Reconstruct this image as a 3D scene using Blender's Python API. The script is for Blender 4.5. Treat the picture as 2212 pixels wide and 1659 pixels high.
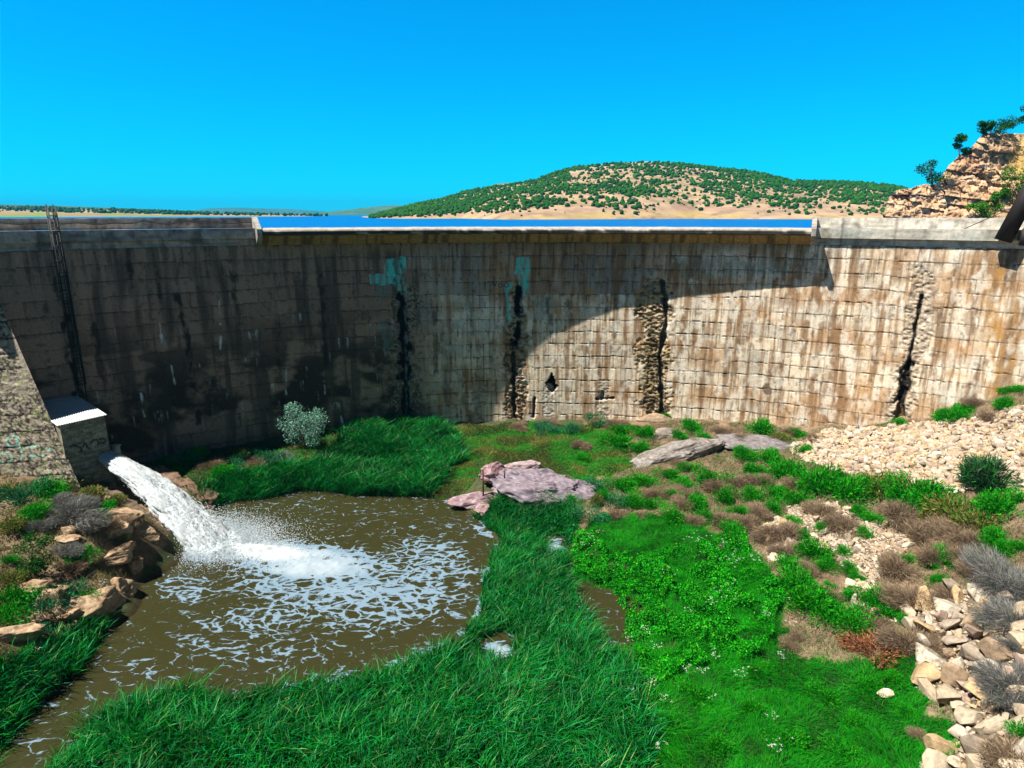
import bpy, bmesh, math, random
import numpy as np
from mathutils import Vector, Matrix

for o in list(bpy.data.objects): bpy.data.objects.remove(o)
random.seed(7)
rng = np.random.default_rng(7)
sc = bpy.context.scene
COL = sc.collection

# ------------------------------------------------------------------ camera
ZC = 26.0                                   # camera height over the pool
PITCH = math.radians(14.69)
FPX = 1400.0                                # focal length in units of a 2212 px wide picture
cam_d = bpy.data.cameras.new('camera')
cam_d.sensor_width = 36.0
cam_d.lens = FPX/2212*36.0
cam_d.clip_start = 0.1
cam_d.clip_end = 20000
cam = bpy.data.objects.new('camera', cam_d)
COL.objects.link(cam)
cam.location = (0, 0, ZC)
cam.rotation_euler = (math.pi/2-PITCH, 0, 0)
sc.camera = cam

# ------------------------------------------------------------------ light
SUN_EL = math.radians(60)
SA = 0.36
SH = np.array([-math.cos(SA), -math.sin(SA)])            # horizontal direction towards the sun
LDIR = Vector((SH[0]*math.cos(SUN_EL), SH[1]*math.cos(SUN_EL), math.sin(SUN_EL)))
w = bpy.data.worlds.new("World"); sc.world = w; w.use_nodes = True
wn, wl = w.node_tree.nodes, w.node_tree.links
wn.clear()
sky = wn.new('ShaderNodeTexSky'); sky.sky_type = 'NISHITA'; sky.sun_disc = False
sky.sun_elevation = SUN_EL
sky.sun_rotation = math.atan2(SH[0], SH[1]) % (2*math.pi)
sky.altitude = 2200; sky.air_density = 1.0; sky.dust_density = 0.2; sky.ozone_density = 3.0
gam = wn.new('ShaderNodeGamma'); gam.inputs[1].default_value = 1.0
mulc = wn.new('ShaderNodeMix'); mulc.data_type = 'RGBA'; mulc.blend_type = 'MULTIPLY'; mulc.inputs[0].default_value = 1.0
tcw = wn.new('ShaderNodeTexCoord'); sxyz = wn.new('ShaderNodeSeparateXYZ'); rampw = wn.new('ShaderNodeValToRGB')   # tints the sky; overhead, out of view, dimmed and greyed to deepen shade
cr = rampw.color_ramp; cr.elements[0].position = 0.0; cr.elements[0].color = (0.0, .75, 1.0, 1); cr.elements[1].position = 1.0; cr.elements[1].color = (.09, .09, .10, 1)
for ps, cc in ((.05, (0.0, .71, 1.0, 1)), (.14, (0.0, .80, 1.05, 1)), (.28, (0.0, .88, 1.25, 1)), (.46, (.11, .13, .16, 1))):
    e = cr.elements.new(ps); e.color = cc
wl.new(tcw.outputs['Generated'], sxyz.inputs[0]); wl.new(sxyz.outputs[2], rampw.inputs[0]); wl.new(rampw.outputs[0], mulc.inputs[7])
bg = wn.new('ShaderNodeBackground'); bg.inputs[1].default_value = 0.088
wo = wn.new('ShaderNodeOutputWorld')
wl.new(sky.outputs[0], gam.inputs[0]); wl.new(gam.outputs[0], mulc.inputs[6])
wl.new(mulc.outputs[2], bg.inputs[0]); wl.new(bg.outputs[0], wo.inputs[0])
sun_d = bpy.data.lights.new('sun', 'SUN'); sun_d.energy = 5.0; sun_d.angle = math.radians(0.5)
sun_d.color = (1.0, 0.93, 0.82)
sun = bpy.data.objects.new('sun', sun_d); COL.objects.link(sun)
sun.rotation_euler = LDIR.to_track_quat('Z', 'Y').to_euler()
sc.view_settings.view_transform = 'Standard'
sc.view_settings.look = 'None'
sc.view_settings.exposure = 1.05
sc.view_settings.gamma = 1.0
sc.cycles.max_bounces = 6; sc.cycles.diffuse_bounces = 2; sc.cycles.glossy_bounces = 3
sc.cycles.transmission_bounces = 3; sc.cycles.transparent_max_bounces = 8
sc.cycles.use_denoising = True

# ------------------------------------------------------------------ maths helpers
cP, sP = math.cos(PITCH), math.sin(PITCH)
def raydir(px, py):
    u = (np.asarray(px, float)-1106)/FPX; v = (829.5-np.asarray(py, float))/FPX
    return u, cP+v*sP, -sP+v*cP
def at_z(px, py, z):                                       # where a sight line meets a level plane
    dx, dy, dz = raydir(px, py); t = (z-ZC)/dz
    return np.array([dx*t, dy*t, z+0*t])
def at_y(px, py, y):
    dx, dy, dz = raydir(px, py); t = y/dy
    return np.array([dx*t, y+0*t, ZC+dz*t])
def proj(x, y, z):
    z = z-ZC; dep = y*cP - z*sP; up = y*sP + z*cP
    dep = np.where(dep > .05, dep, .05)
    return 1106+FPX*x/dep, 829.5-FPX*up/dep
def _h(ix, iy, iz, s):
    n = (ix*374761393 + iy*668265263 + iz*2147483647*3 + s*1274126177) & 0xffffffff
    n = ((n ^ (n >> 13))*1274126177) & 0xffffffff
    n = (n ^ (n >> 16)) & 0xffffff
    return n/float(0xffffff)
def vnoise(x, y, z=0.0, s=0):
    x, y, z = np.broadcast_arrays(np.asarray(x, float), np.asarray(y, float), np.asarray(z, float))
    xi, yi, zi = np.floor(x).astype(np.int64), np.floor(y).astype(np.int64), np.floor(z).astype(np.int64)
    fx, fy, fz = x-xi, y-yi, z-zi
    fx, fy, fz = fx*fx*(3-2*fx), fy*fy*(3-2*fy), fz*fz*(3-2*fz)
    r = 0
    for a in (0, 1):
        wx = fx if a else 1-fx
        for b in (0, 1):
            wy = fy if b else 1-fy
            for c in (0, 1):
                wz = fz if c else 1-fz
                r = r + wx*wy*wz*_h(xi+a, yi+b, zi+c, s)
    return r
def fbm(x, y, z=0.0, o=4, s=0):                            # 0..1
    r = 0; a = .5; t = 0; f = 1.0
    for i in range(o):
        r = r + a*vnoise(np.asarray(x)*f, np.asarray(y)*f, np.asarray(z)*f, s+i*17); t += a; a *= .5; f *= 2.03
    return r/t
def sst(a, b, x):
    t = np.clip((x-a)/(b-a), 0, 1); return t*t*(3-2*t)
def pip(px, py, poly):
    px = np.asarray(px, float); py = np.asarray(py, float)
    r = np.zeros(px.shape, bool); n = len(poly); j = n-1
    for i in range(n):
        xi, yi = poly[i]; xj, yj = poly[j]
        if yi != yj:
            c = ((yi > py) != (yj > py)) & (px < (xj-xi)*(py-yi)/(yj-yi)+xi)
            r ^= c
        j = i
    return r
def pdist(px, py, path):                                   # distance to a polyline, in picture px
    d = np.full(np.shape(px), 1e9)
    for (ax, ay), (bx, by) in zip(path[:-1], path[1:]):
        vx, vy = bx-ax, by-ay; L = vx*vx+vy*vy
        t = np.clip(((px-ax)*vx+(py-ay)*vy)/max(L, 1e-9), 0, 1)
        d = np.minimum(d, np.hypot(px-ax-t*vx, py-ay-t*vy))
    return d
def mixc(c, k, m):
    m = np.clip(np.asarray(m), 0, 1)[..., None]; return c*(1-m)+np.asarray(k, float)*m

# ------------------------------------------------------------------ object helpers
def tag(o, label=None, cat=None, group=None, kind=None):
    if label: o['label'] = label
    if cat: o['category'] = cat
    if group: o['group'] = group
    if kind: o['kind'] = kind
    return o
def mesh(name, V, F, mat, col=None, smooth=False):
    V = np.asarray(V, np.float32).reshape(-1, 3)
    me = bpy.data.meshes.new(name)
    Fs = [np.asarray(f, np.int32) for f in (F if isinstance(F, list) else [F]) if len(f)]
    loops = np.concatenate([f.ravel() for f in Fs])
    tot = np.concatenate([np.full(len(f), f.shape[1], np.int32) for f in Fs])
    start = np.concatenate([[0], np.cumsum(tot)[:-1]]).astype(np.int32)
    me.vertices.add(len(V)); me.vertices.foreach_set('co', V.ravel())
    me.loops.add(len(loops)); me.loops.foreach_set('vertex_index', loops)
    me.polygons.add(len(tot)); me.polygons.foreach_set('loop_start', start)
    me.update(calc_edges=True)
    if smooth: me.polygons.foreach_set('use_smooth', np.ones(len(tot), bool))
    if col is not None:
        col = np.asarray(col, np.float32)
        if col.ndim == 1: col = np.tile(col, (len(V), 1))
        a = me.attributes.new('Col', 'FLOAT_COLOR', 'POINT')
        a.data.foreach_set('color', np.concatenate([col[:, :3], np.ones((len(V), 1), np.float32)], 1).ravel())
    if mat: me.materials.append(mat)
    return me
def link(name, me, parent=None, loc=None, rotz=None, scale=None):
    o = bpy.data.objects.new(name, me); COL.objects.link(o)
    if parent: o.parent = parent
    if loc is not None: o.location = [float(c) for c in loc]
    if rotz is not None: o.rotation_euler = (0, 0, rotz)
    if scale is not None: o.scale = (scale,)*3 if np.isscalar(scale) else [float(c) for c in scale]
    return o
def obj(name, V, F, mat, parent=None, col=None, smooth=False):
    return link(name, mesh(name, V, F, mat, col, smooth), parent)
def empty(name, loc=(0, 0, 0)):
    o = bpy.data.objects.new(name, None); COL.objects.link(o); o.location = [float(c) for c in loc]
    o.empty_display_size = .3; return o
def gridF(nu, nv):
    i = np.arange(nu-1)[:, None]*nv+np.arange(nv-1)[None, :]
    i = i.ravel(); return np.stack([i, i+nv, i+nv+1, i+1], 1)
class MB:                                                  # collects simple solids into one mesh
    def __init__(s): s.V = []; s.F3 = []; s.F4 = []; s.n = 0
    def add(s, V, F):
        V = np.asarray(V, float).reshape(-1, 3); F = np.asarray(F)
        (s.F3 if F.shape[1] == 3 else s.F4).append(F+s.n); s.V.append(V); s.n += len(V); return s
    def box(s, c, sx, sy, sz, R=None):
        v = np.array([[x, y, z] for x in (-.5, .5) for y in (-.5, .5) for z in (-.5, .5)])*[sx, sy, sz]
        if R is not None: v = v@np.asarray(R).T
        return s.add(v+np.asarray(c, float), [[0, 1, 3, 2], [4, 6, 7, 5], [0, 4, 5, 1], [2, 3, 7, 6], [0, 2, 6, 4], [1, 5, 7, 3]])
    def bar(s, a, b, r, n=6, r2=None):
        a = np.asarray(a, float); b = np.asarray(b, float); d = b-a; L = np.linalg.norm(d); d = d/max(L, 1e-9)
        u = np.cross(d, [0, 0, 1.] if abs(d[2]) < .9 else [1., 0, 0]); u /= np.linalg.norm(u); v = np.cross(d, u)
        t = np.arange(n)*2*math.pi/n + math.pi/n
        ring = np.cos(t)[:, None]*u+np.sin(t)[:, None]*v
        r2 = r if r2 is None else r2
        V = np.concatenate([a+ring*r, b+ring*r2, [a], [b]])
        i = np.arange(n); j = (i+1) % n
        s.add(V, np.stack([i, j, j+n, i+n], 1))
        k = s.n-len(V)
        s.F3.append(np.stack([j, i, np.full(n, 2*n)], 1)+k); s.F3.append(np.stack([i+n, j+n, np.full(n, 2*n+1)], 1)+k)
        return s
    def path(s, P, r, n=6):
        for a, b in zip(P[:-1], P[1:]): s.bar(a, b, r, n)
        return s
    def build(s, name, mat, parent=None, col=None, smooth=False):
        F = []
        if s.F3: F.append(np.concatenate(s.F3))
        if s.F4: F.append(np.concatenate(s.F4))
        return obj(name, np.concatenate(s.V), F, mat, parent, col, smooth)

# ------------------------------------------------------------------ materials
def mat_new(name):
    m = bpy.data.materials.new(name); m.use_nodes = True
    nt = m.node_tree; p = nt.nodes['Principled BSDF']; return m, nt, p
def mat_col(name, rough=.9, spec=.2, nscale=0, namt=.3, bscale=0, bstr=.3, bdist=.05, base=None, leaf=0.0, metal=0.0):
    """base colour from the mesh's colour attribute (or a plain colour) times fine noise, with a noise bump"""
    m, nt, p = mat_new(name); L = nt.links; N = nt.nodes
    p.inputs['Roughness'].default_value = rough; p.inputs['Specular IOR Level'].default_value = spec
    p.inputs['Metallic'].default_value = metal
    if base is None:
        a = N.new('ShaderNodeAttribute'); a.attribute_name = 'Col'; src = a.outputs['Color']
    else:
        a = N.new('ShaderNodeRGB'); a.outputs[0].default_value = (*base, 1); src = a.outputs[0]
    tc = N.new('ShaderNodeTexCoord')
    if nscale:
        n = N.new('ShaderNodeTexNoise'); n.inputs['Scale'].default_value = nscale; n.inputs['Detail'].default_value = 6
        n.inputs['Roughness'].default_value = .65
        L.new(tc.outputs['Object'], n.inputs['Vector'])
        r = N.new('ShaderNodeMapRange'); r.inputs[1].default_value = .3; r.inputs[2].default_value = .7
        r.inputs[3].default_value = 1-namt; r.inputs[4].default_value = 1+namt
        L.new(n.outputs[0], r.inputs[0])
        x = N.new('ShaderNodeVectorMath'); x.operation = 'SCALE'
        L.new(src, x.inputs[0]); L.new(r.outputs[0], x.inputs['Scale']); src = x.outputs[0]
    L.new(src, p.inputs['Base Color'])
    if bscale:
        n = N.new('ShaderNodeTexNoise'); n.inputs['Scale'].default_value = bscale; n.inputs['Detail'].default_value = 8
        n.inputs['Roughness'].default_value = .7
        L.new(tc.outputs['Object'], n.inputs['Vector'])
        b = N.new('ShaderNodeBump'); b.inputs['Strength'].default_value = bstr; b.inputs['Distance'].default_value = bdist
        L.new(n.outputs[0], b.inputs['Height']); L.new(b.outputs[0], p.inputs['Normal'])
    if leaf:
        t = N.new('ShaderNodeBsdfTranslucent'); mx = N.new('ShaderNodeMixShader'); mx.inputs[0].default_value = leaf
        L.new(src, t.inputs[0]); L.new(p.outputs[0], mx.inputs[1]); L.new(t.outputs[0], mx.inputs[2])
        L.new(mx.outputs[0], N['Material Output'].inputs[0])
    return m
M = {}
M['ground'] = mat_col('soil', .95, .1, 3.0, .35, 9.0, .6, .08)
M['dam'] = mat_col('stained_concrete', .9, .15, 6.0, .22, 14.0, .5, .04)
M['conc'] = mat_col('weathered_concrete', .9, .15, 2.5, .35, 8.0, .5, .04)
M['rock'] = mat_col('sandstone', .92, .12, 2.2, .32, 4.0, .7, .10)
M['stone'] = mat_col('rubble_stone', .9, .12, 4.0, .30, 7.0, .5, .05)
M['leaf'] = mat_col('leaves', .6, .07, leaf=.22)
M['reed'] = mat_col('reed_blades', .45, .16, leaf=.2)
M['straw'] = mat_col('dry_stalks', .8, .15, leaf=.15)
M['bark'] = mat_col('bark', .95, .1, 6, .3, 10, .5, .03)
M['hill'] = mat_col('hillside', .95, .05, .05, .25)
M['steel'] = mat_col('dark_steel', .6, .4, 5, .3, base=(.018, .013, .012), metal=.1)
M['darkmetal'] = mat_col('ladder_steel', .55, .4, base=(.012, .017, .018), metal=.2)
M['roof'] = mat_col('galvanised_roof', .35, .6, base=(.72, .74, .76), metal=.35)
M['white'] = mat_col('white_petals', .7, .2, base=(.85, .87, .8), leaf=.2)
# ------------------------------------------------------------------ terrain
_cp = []
def C3(px, py, z): p = at_z(px, py, z); _cp.append((p[0], p[1], z))
# pool bed and shore
for q in [(470,1085),(560,1072),(640,1058),(750,1062),(850,1070),(930,1070),(990,1082),(1020,1112),(1060,1150),(1090,1190),(1070,1240),(1055,1300),
          (1035,1370),(970,1420),(870,1450),(760,1475),(650,1505),(520,1520),(400,1510),(300,1545),(200,1600),(90,1690),
          (0,1610),(60,1540),(130,1490),(190,1425),(225,1370)]: C3(*q, .05)
for q in [(700,1120),(600,1250),(850,1180),(950,1250),(900,1370),(700,1350),(500,1400),(300,1440),(160,1560),(450,1200),(1000,1160),(380,1300),(560,1120),(30,1680)]: C3(*q, -1.2)
# left bank
for q in [(160,1010,4.6),(0,1030,5.4),(100,1100,4.6),(200,1100,3.9),(270,1110,3.0),(260,1180,2.7),(320,1130,2.6),(170,1230,2.6),(230,1250,2.0),(60,1290,2.6),(0,1200,4.4),(0,1400,2.4),
          (90,1430,.9),(0,1530,.7),(150,1330,1.5),(285,1250,.5),(-200,1100,6),(-200,1400,4)]: C3(*q)
# conduit channel, far bank and dam foot
for q in [(250,1000,2.6),(330,1070,1.0),(400,1150,-.6),(300,1000,2.6),(420,1010,2.4),(400,1060,1.6),(600,970,2.3),(500,985,2.3),(640,1020,1.2),(800,935,2.6),(985,918,2.4),(900,990,1.4),(1100,915,2.5),
          (1300,912,2.6),(1500,908,3.2),(1640,920,3.4),(1750,928,3.7),(1985,908,6.2),(2100,880,8.2),(2212,850,10.4),(1100,985,1.6),(760,1010,1.1)]: C3(*q)
# right meadow, creek, rubble slope
for q in [(1030,1045,.9),(1250,1040,1.1),(1400,1000,1.9),(1150,1130,.4),(1250,1150,.5),(1150,1250,.2),(1200,1400,.25),(1250,1290,-.2),(1100,1500,.3),(900,1600,.4),(500,1620,.3),(300,1640,.3),
          (1275,1310,-.6),(1300,1340,-.7),(1315,1370,-.6),(1200,1185,-.6),(1078,1408,-.5),(1350,1500,.3),(1400,1250,.6),(1550,1400,.7),(1500,1600,.6),(1650,1200,1.7),(1700,1350,1.5),(1550,1080,1.5),(1800,1100,2.8),(1760,1000,3.0),(1900,1000,4.6),
          (2000,950,6.0),(2200,920,8.6),(2212,1060,6.6),(2050,1150,4.3),(1900,1250,2.6),(2212,1300,5.2),(1950,1400,2.2),(2100,1450,3.4),(1850,1550,1.1),(2212,1659,4.0),(2000,1640,1.6),
          (2450,1000,11),(2450,1300,8.5),(2450,1650,6.5),(1300,1750,.5),(700,1800,.3),(1800,1800,.9),(2300,1800,4.5)]: C3(*q)
for q in [(-58,48,19),(-62,30,17),(-50,15,12),(-75,60,28),(-45,-5,10),(-95,20,40),(-80,-50,40),(0,-15,1),(25,-12,3),(60,-10,18),(62,20,20),(72,50,24),(60,60,21),(95,30,40),(80,-50,42),(0,-90,32),(-30,-60,14),(30,-70,22),  # unseen surroundings; slopes behind the camera added to block low sky
          (0,80,2),(-40,80,6),(40,80,8),(-110,80,40),(110,80,40),(-20,6,1.0),(12,6,1),(32,12,4),(0,-35,4)]: _cp.append(q)
_cp = np.array(_cp, float)
def _phi(r2): return .5*r2*np.log(r2+1e-6)
def _solve():
    n = len(_cp); X = _cp[:, :2]/50
    r2 = ((X[:, None]-X[None])**2).sum(-1)
    A = np.zeros((n+3, n+3)); A[:n, :n] = _phi(r2)+np.eye(n)*2e-4; A[:n, n] = 1; A[:n, n+1:] = X
    A[n, :n] = 1; A[n+1:, :n] = X.T
    return np.linalg.solve(A, np.concatenate([_cp[:, 2], [0, 0, 0]]))
_w = _solve()
def H0(x, y):
    x = np.asarray(x, float); y = np.asarray(y, float); n = len(_cp); r = _w[n]+_w[n+1]*x/50+_w[n+2]*y/50
    for i in range(n):
        r = r + _w[i]*_phi(((x-_cp[i, 0])/50)**2+((y-_cp[i, 1])/50)**2)
    return np.clip(r, -2.5, 60)
GX = np.concatenate([[-6000, -3000, -1500, -800, -400, -200], np.arange(-120, -62, 3.), np.arange(-62, 62, .25), np.arange(62, 121, 3.), [200, 400, 800, 1500, 3000, 6000]])
GY = np.concatenate([[-3000, -1000, -500, -250], np.arange(-120, 8, 4.), np.arange(8, 76, .25), [78, 84, 100, 150, 300, 800, 2000, 5000, 12000]])
_gx, _gy = np.meshgrid(GX, GY, indexing='ij')
_cl = (np.clip(_gx, -120, 120), np.clip(_gy, -120, 80))
GZ = H0(*_cl)
_rd = np.hypot(_gx-4, _gy-7)
GZ = np.where((_rd > 70) & (_gy > 40), np.minimum(GZ, 16), GZ)
# small relief
_pp = proj(_gx, np.where(_gy > 5, _gy, 5), GZ)
_rel = (fbm(_gx*.5, _gy*.5, o=4, s=3)-.5)*.7 + (fbm(_gx*1.6, _gy*1.6, o=3, s=9)-.5)*.25
GZ = GZ + _rel*np.clip(.35+GZ*.25, .1, 1.2)
def H(x, y):
    x = np.asarray(x, float); y = np.asarray(y, float)
    i = np.clip(np.searchsorted(GX, x)-1, 0, len(GX)-2); j = np.clip(np.searchsorted(GY, y)-1, 0, len(GY)-2)
    fx = np.clip((x-GX[i])/(GX[i+1]-GX[i]), 0, 1); fy = np.clip((y-GY[j])/(GY[j+1]-GY[j]), 0, 1)
    return (GZ[i, j]*(1-fx)+GZ[i+1, j]*fx)*(1-fy)+(GZ[i, j+1]*(1-fx)+GZ[i+1, j+1]*fx)*fy
def G(px, py):                                             # point of the ground seen at a picture position
    px = np.atleast_1d(np.asarray(px, float)); py = np.atleast_1d(np.asarray(py, float))
    dx, dy, dz = raydir(px, py); hit = np.zeros(px.shape, bool); T = np.full(px.shape, 90.)
    for t in np.arange(18, 100, .15):
        c = (~hit) & (ZC+dz*t <= H(dx*t, dy*t)); T[c] = t; hit |= c
    return np.stack([dx*T, dy*T, H(dx*T, dy*T)], -1)
def G1(px, py): return G(px, py)[0]

# zones of the valley floor, as outlines in the picture
Z = {}
Z['reed_near'] = [(10,1900),(130,1590),(240,1540),(380,1500),(500,1515),(650,1490),(800,1465),(945,1415),(1000,1390),(1030,1345),(1042,1270),(1068,1215),(1085,1168),(1020,1120),(1070,1085),(1240,1085),(1250,1150),(1215,1200),(1235,1290),(1290,1390),(1345,1430),(1400,1560),(1430,1900)]
Z['reed_left'] = [(-300,1900),(-300,1450),(60,1420),(120,1380),(180,1345),(235,1345),(205,1420),(140,1485),(60,1550),(0,1650),(-40,1900)]
Z['reed_far'] = [(420,1062),(465,1098),(560,1084),(640,1068),(760,1072),(930,1080),(960,1020),(1000,1000),(990,950),(930,915),(740,928),(735,975),(640,1010),(500,1030)]
Z['lush'] = [(1215,1200),(1250,1160),(1290,1110),(1400,1110),(1480,1115),(1560,1165),(1620,1180),(1700,1270),(1690,1350),(1730,1420),(1830,1430),(1990,1400),(2010,1490),(1990,1545),(2060,1560),(2075,1620),(2030,1700),(2050,1900),(1430,1900),(1400,1560),(1330,1400),(1330,1300),(1245,1260)]
Z['herb'] = [(1225,1180),(1260,1150),(1360,1200),(1480,1180),(1600,1170),(1700,1270),(1680,1340),(1640,1420),(1480,1450),(1400,1500),(1340,1380),(1335,1300),(1240,1250)]
Z['meadow'] = [(970,920),(1140,912),(1400,925),(1350,960),(1370,1010),(1260,1040),(1130,1010),(1040,1030),(1000,1075),(930,1078),(980,1005)]
Z['olive'] = [(1010,950),(1200,940),(1230,985),(1120,1000),(1030,985)]
Z['rub_a'] = [(1700,965),(1780,930),(1900,925),(2010,912),(2100,905),(2212,880),(2500,860),(2500,1120),(2212,1080),(2150,1045),(2060,1068),(1980,1050),(1900,1035),(1810,1020),(1740,1000)]
Z['rub_b'] = [(1640,1140),(1700,1115),(1700,1095),(1800,1088),(1830,1110),(1960,1130),(1960,1190),(1890,1255),(1940,1340),(1860,1345),(1835,1290),(1850,1250),(1790,1190),(1720,1170),(1700,1215),(1660,1215)]
Z['rub_c'] = [(1960,1330),(2010,1300),(2040,1270),(2180,1300),(2215,1350),(2230,1800),(2010,1800),(1990,1650),(2060,1600),(2085,1540),(1975,1490),(1985,1420)]
Z['dry'] = [(1270,935),(1500,905),(1700,925),(1980,905),(2100,868),(2212,830),(2500,800),(2500,1900),(2080,1900),(2010,1490),(1990,1400),(1830,1430),(1730,1420),(1690,1350),(1700,1270),(1620,1180),(1560,1165),(1480,1115),(1400,1110),(1250,1100),(1240,1050),(1360,1010)]
Z['creek'] = [(1240,1290),(1300,1300),(1335,1330),(1335,1400),(1310,1390),(1270,1350)]
Z['wet'] = [(1178,1168),(1216,1158),(1214,1207),(1184,1207)]
Z['wet2'] = [(1035,1385),(1095,1372),(1118,1430),(1090,1445),(1050,1420)]
Z['left'] = [(-400,1030),(150,1010),(215,1040),(300,1110),(355,1150),(300,1230),(230,1330),(110,1380),(50,1420),(-400,1450)]
Z['farbank'] = [(330,1000),(620,965),(735,930),(740,975),(640,1010),(500,1035),(440,1060),(345,1020)]
def zone(px, py, name, w=10, s=0):
    wx = (vnoise(px/28., py/20., 0, s)-.5)*2*w; wy = (vnoise(px/28., py/20., 5, s)-.5)*1.4*w
    return pip(px+wx, py+wy, Z[name])

_vx, _vy, _vz = _gx.ravel(), _gy.ravel(), GZ.ravel()
_px, _py = proj(_vx, np.maximum(_vy, 2), _vz)
front = _vy > 6
_px = np.where(front, _px, -9999)
nz1 = fbm(_vx*.6, _vy*.6, o=4, s=21); nz2 = fbm(_vx*2.5, _vy*2.5, o=3, s=22)
gc = np.zeros((len(_vx), 3)); gc[:] = (.15, .105, .065)
gc = mixc(gc, (.21, .155, .10), sst(.4, .65, nz1)); gc = mixc(gc, (.07, .055, .035), sst(.55, .8, nz2)*.6)
for nm, c in (('reed_near', (.02, .035, .012)), ('reed_left', (.02, .035, .012)), ('reed_far', (.02, .04, .012)), ('lush', (.012, .05, .008)), ('herb', (.01, .04, .008)),
              ('meadow', (.04, .10, .015)), ('olive', (.12, .11, .02))):
    gc = mixc(gc, c, zone(_px, _py, nm)*1.0)
for nm in ('rub_a', 'rub_b', 'rub_c'): gc = mixc(gc, (.13, .10, .065), zone(_px, _py, nm)*1.0)
gc = mixc(gc, (.025, .05, .015), pip(_px, _py, [(300,905),(1260,905),(1290,1060),(1180,1180),(1110,1400),(700,1560),(-50,1750),(-50,1480),(230,1340),(420,1085)])*.8)
gc = mixc(gc, (.045, .032, .015), sst(.45, .05, _vz)*(_vy < 66))
gc = mixc(gc, (.035, .040, .018), ((_vy < 8) | (_px < -350) | (_px > 2500))*1.0)  # ground out of view, darkened to cut its bounce light
ground = obj('ground', np.stack([_vx, _vy, _vz], 1), gridF(len(GX), len(GY))[:, ::-1][:, [0, 3, 2, 1]] if False else gridF(len(GX), len(GY)), M['ground'], col=gc, smooth=True)
tag(ground, 'dry tan valley floor with green patches below the dam', 'ground', kind='structure')

# ------------------------------------------------------------------ the dam
CX, CY, R0 = 4.0, 7.0, 66.0
ZCR = ZC-1.35                                              # spillway crest
def dpt(th, r): return CX+np.sin(th)*r, CY+np.cos(th)*r
def th_of(px, r, z):
    th = np.linspace(-1.0, 1.1, 4000); x, y = dpt(th, r); p, _ = proj(x, y, z); return float(np.interp(px, p, th))
LIP = 2.15
th0, th1 = -.86, 1.10
thL, thR = th_of(560, R0, ZCR), th_of(1753, R0, ZCR)
dam = empty('arch_dam', (CX, CY+R0, 0)); bpy.context.view_layer.update()
tag(dam, 'curved concrete arch dam with stained block courses and a low spillway crest', 'dam')
def dchild(o):
    o.parent = dam; o.matrix_parent_inverse = Matrix.Translation(-dam.location); return o
ZT = ZCR-1.65; LIFT = 1.42
na = int((th1-th0)*R0/.085); nzv = int((ZT+1.5)/.085)
TH, ZZ = np.meshgrid(np.linspace(th0, th1, na), np.linspace(ZT, -1.5, nzv), indexing='ij')
TH = TH.ravel(); ZZ = ZZ.ravel(); U = TH*R0
x, y = dpt(TH, R0); PX, PY = proj(x, y, ZZ)
# courses and panels
row_ = np.floor((ZT-ZZ)/LIFT+.5)
wob = (fbm(U*.22, ZZ*.22, o=4, s=31)-.5)*.42 + (vnoise(U*2.2, row_*3.3, 0, 32)-.5)*.10
rowf = (ZT-ZZ+wob)/LIFT; row = np.floor(rowf); fr = rowf-row
dseam = np.minimum(fr, 1-fr)*LIFT
pw = 3.1
off = np.floor(vnoise(row*7.3, 0, 3, 33)*3)*.5
colf = U/pw + off + (fbm(U*.2, row*1.3, o=2, s=34)-.5)*.5 + (fbm(U*1.5, ZZ*1.5, o=2, s=35)-.5)*.03; colm = np.floor(colf); fc = colf-colm
dvert = np.minimum(fc, 1-fc)*pw
dhalf = np.abs(fc-.5)*pw
hs = lambda k: _h(row.astype(np.int64), colm.astype(np.int64), np.int64(0), k)
lit = sst(870, 1010, PX)                                   # sunlit stretch, brightness painted in; left of it darker and more stained
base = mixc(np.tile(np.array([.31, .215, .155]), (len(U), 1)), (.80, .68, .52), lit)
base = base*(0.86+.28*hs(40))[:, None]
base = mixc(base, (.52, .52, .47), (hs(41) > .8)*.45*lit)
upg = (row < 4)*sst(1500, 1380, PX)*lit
base = mixc(base, (.22, .21, .20), upg*.8)  # upper rows: grey stain deepened to paint shade into the wall
up = sst(ZT-1.0, ZT-9, ZZ)
lowstain = sst(.42, .70, fbm(U*.22, ZZ*.5, o=4, s=42))
base = mixc(base, (.50, .29, .14), lowstain*.75*lit)
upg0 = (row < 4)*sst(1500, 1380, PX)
vs = fbm(U*1.7, ZZ*.14, o=4, s=43); vs2 = fbm(U*5.5, ZZ*.3, o=3, s=44)
base = mixc(base, (.24, .13, .06), sst(.50, .66, vs)*lit*.75)
base = mixc(base, (.30, .17, .08), sst(.50, .68, vs2)*lit*.7*sst(ZT, ZT-3, ZZ))
base = mixc(base, (.90, .84, .72), sst(.50, .68, fbm(U*1.6, ZZ*.7, o=5, s=45))*lit*.6*(1-.8*upg0))
# sooty damp staining
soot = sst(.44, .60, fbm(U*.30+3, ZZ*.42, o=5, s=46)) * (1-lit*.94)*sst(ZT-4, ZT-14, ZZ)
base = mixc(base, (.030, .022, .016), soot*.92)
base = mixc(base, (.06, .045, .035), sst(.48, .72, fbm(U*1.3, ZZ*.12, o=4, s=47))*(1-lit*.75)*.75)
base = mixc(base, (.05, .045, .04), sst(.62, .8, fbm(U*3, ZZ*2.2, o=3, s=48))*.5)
base = mixc(base, (.10, .07, .05), sst(ZT-16, ZT-22, ZZ)*(1-lit)*.6)
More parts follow.
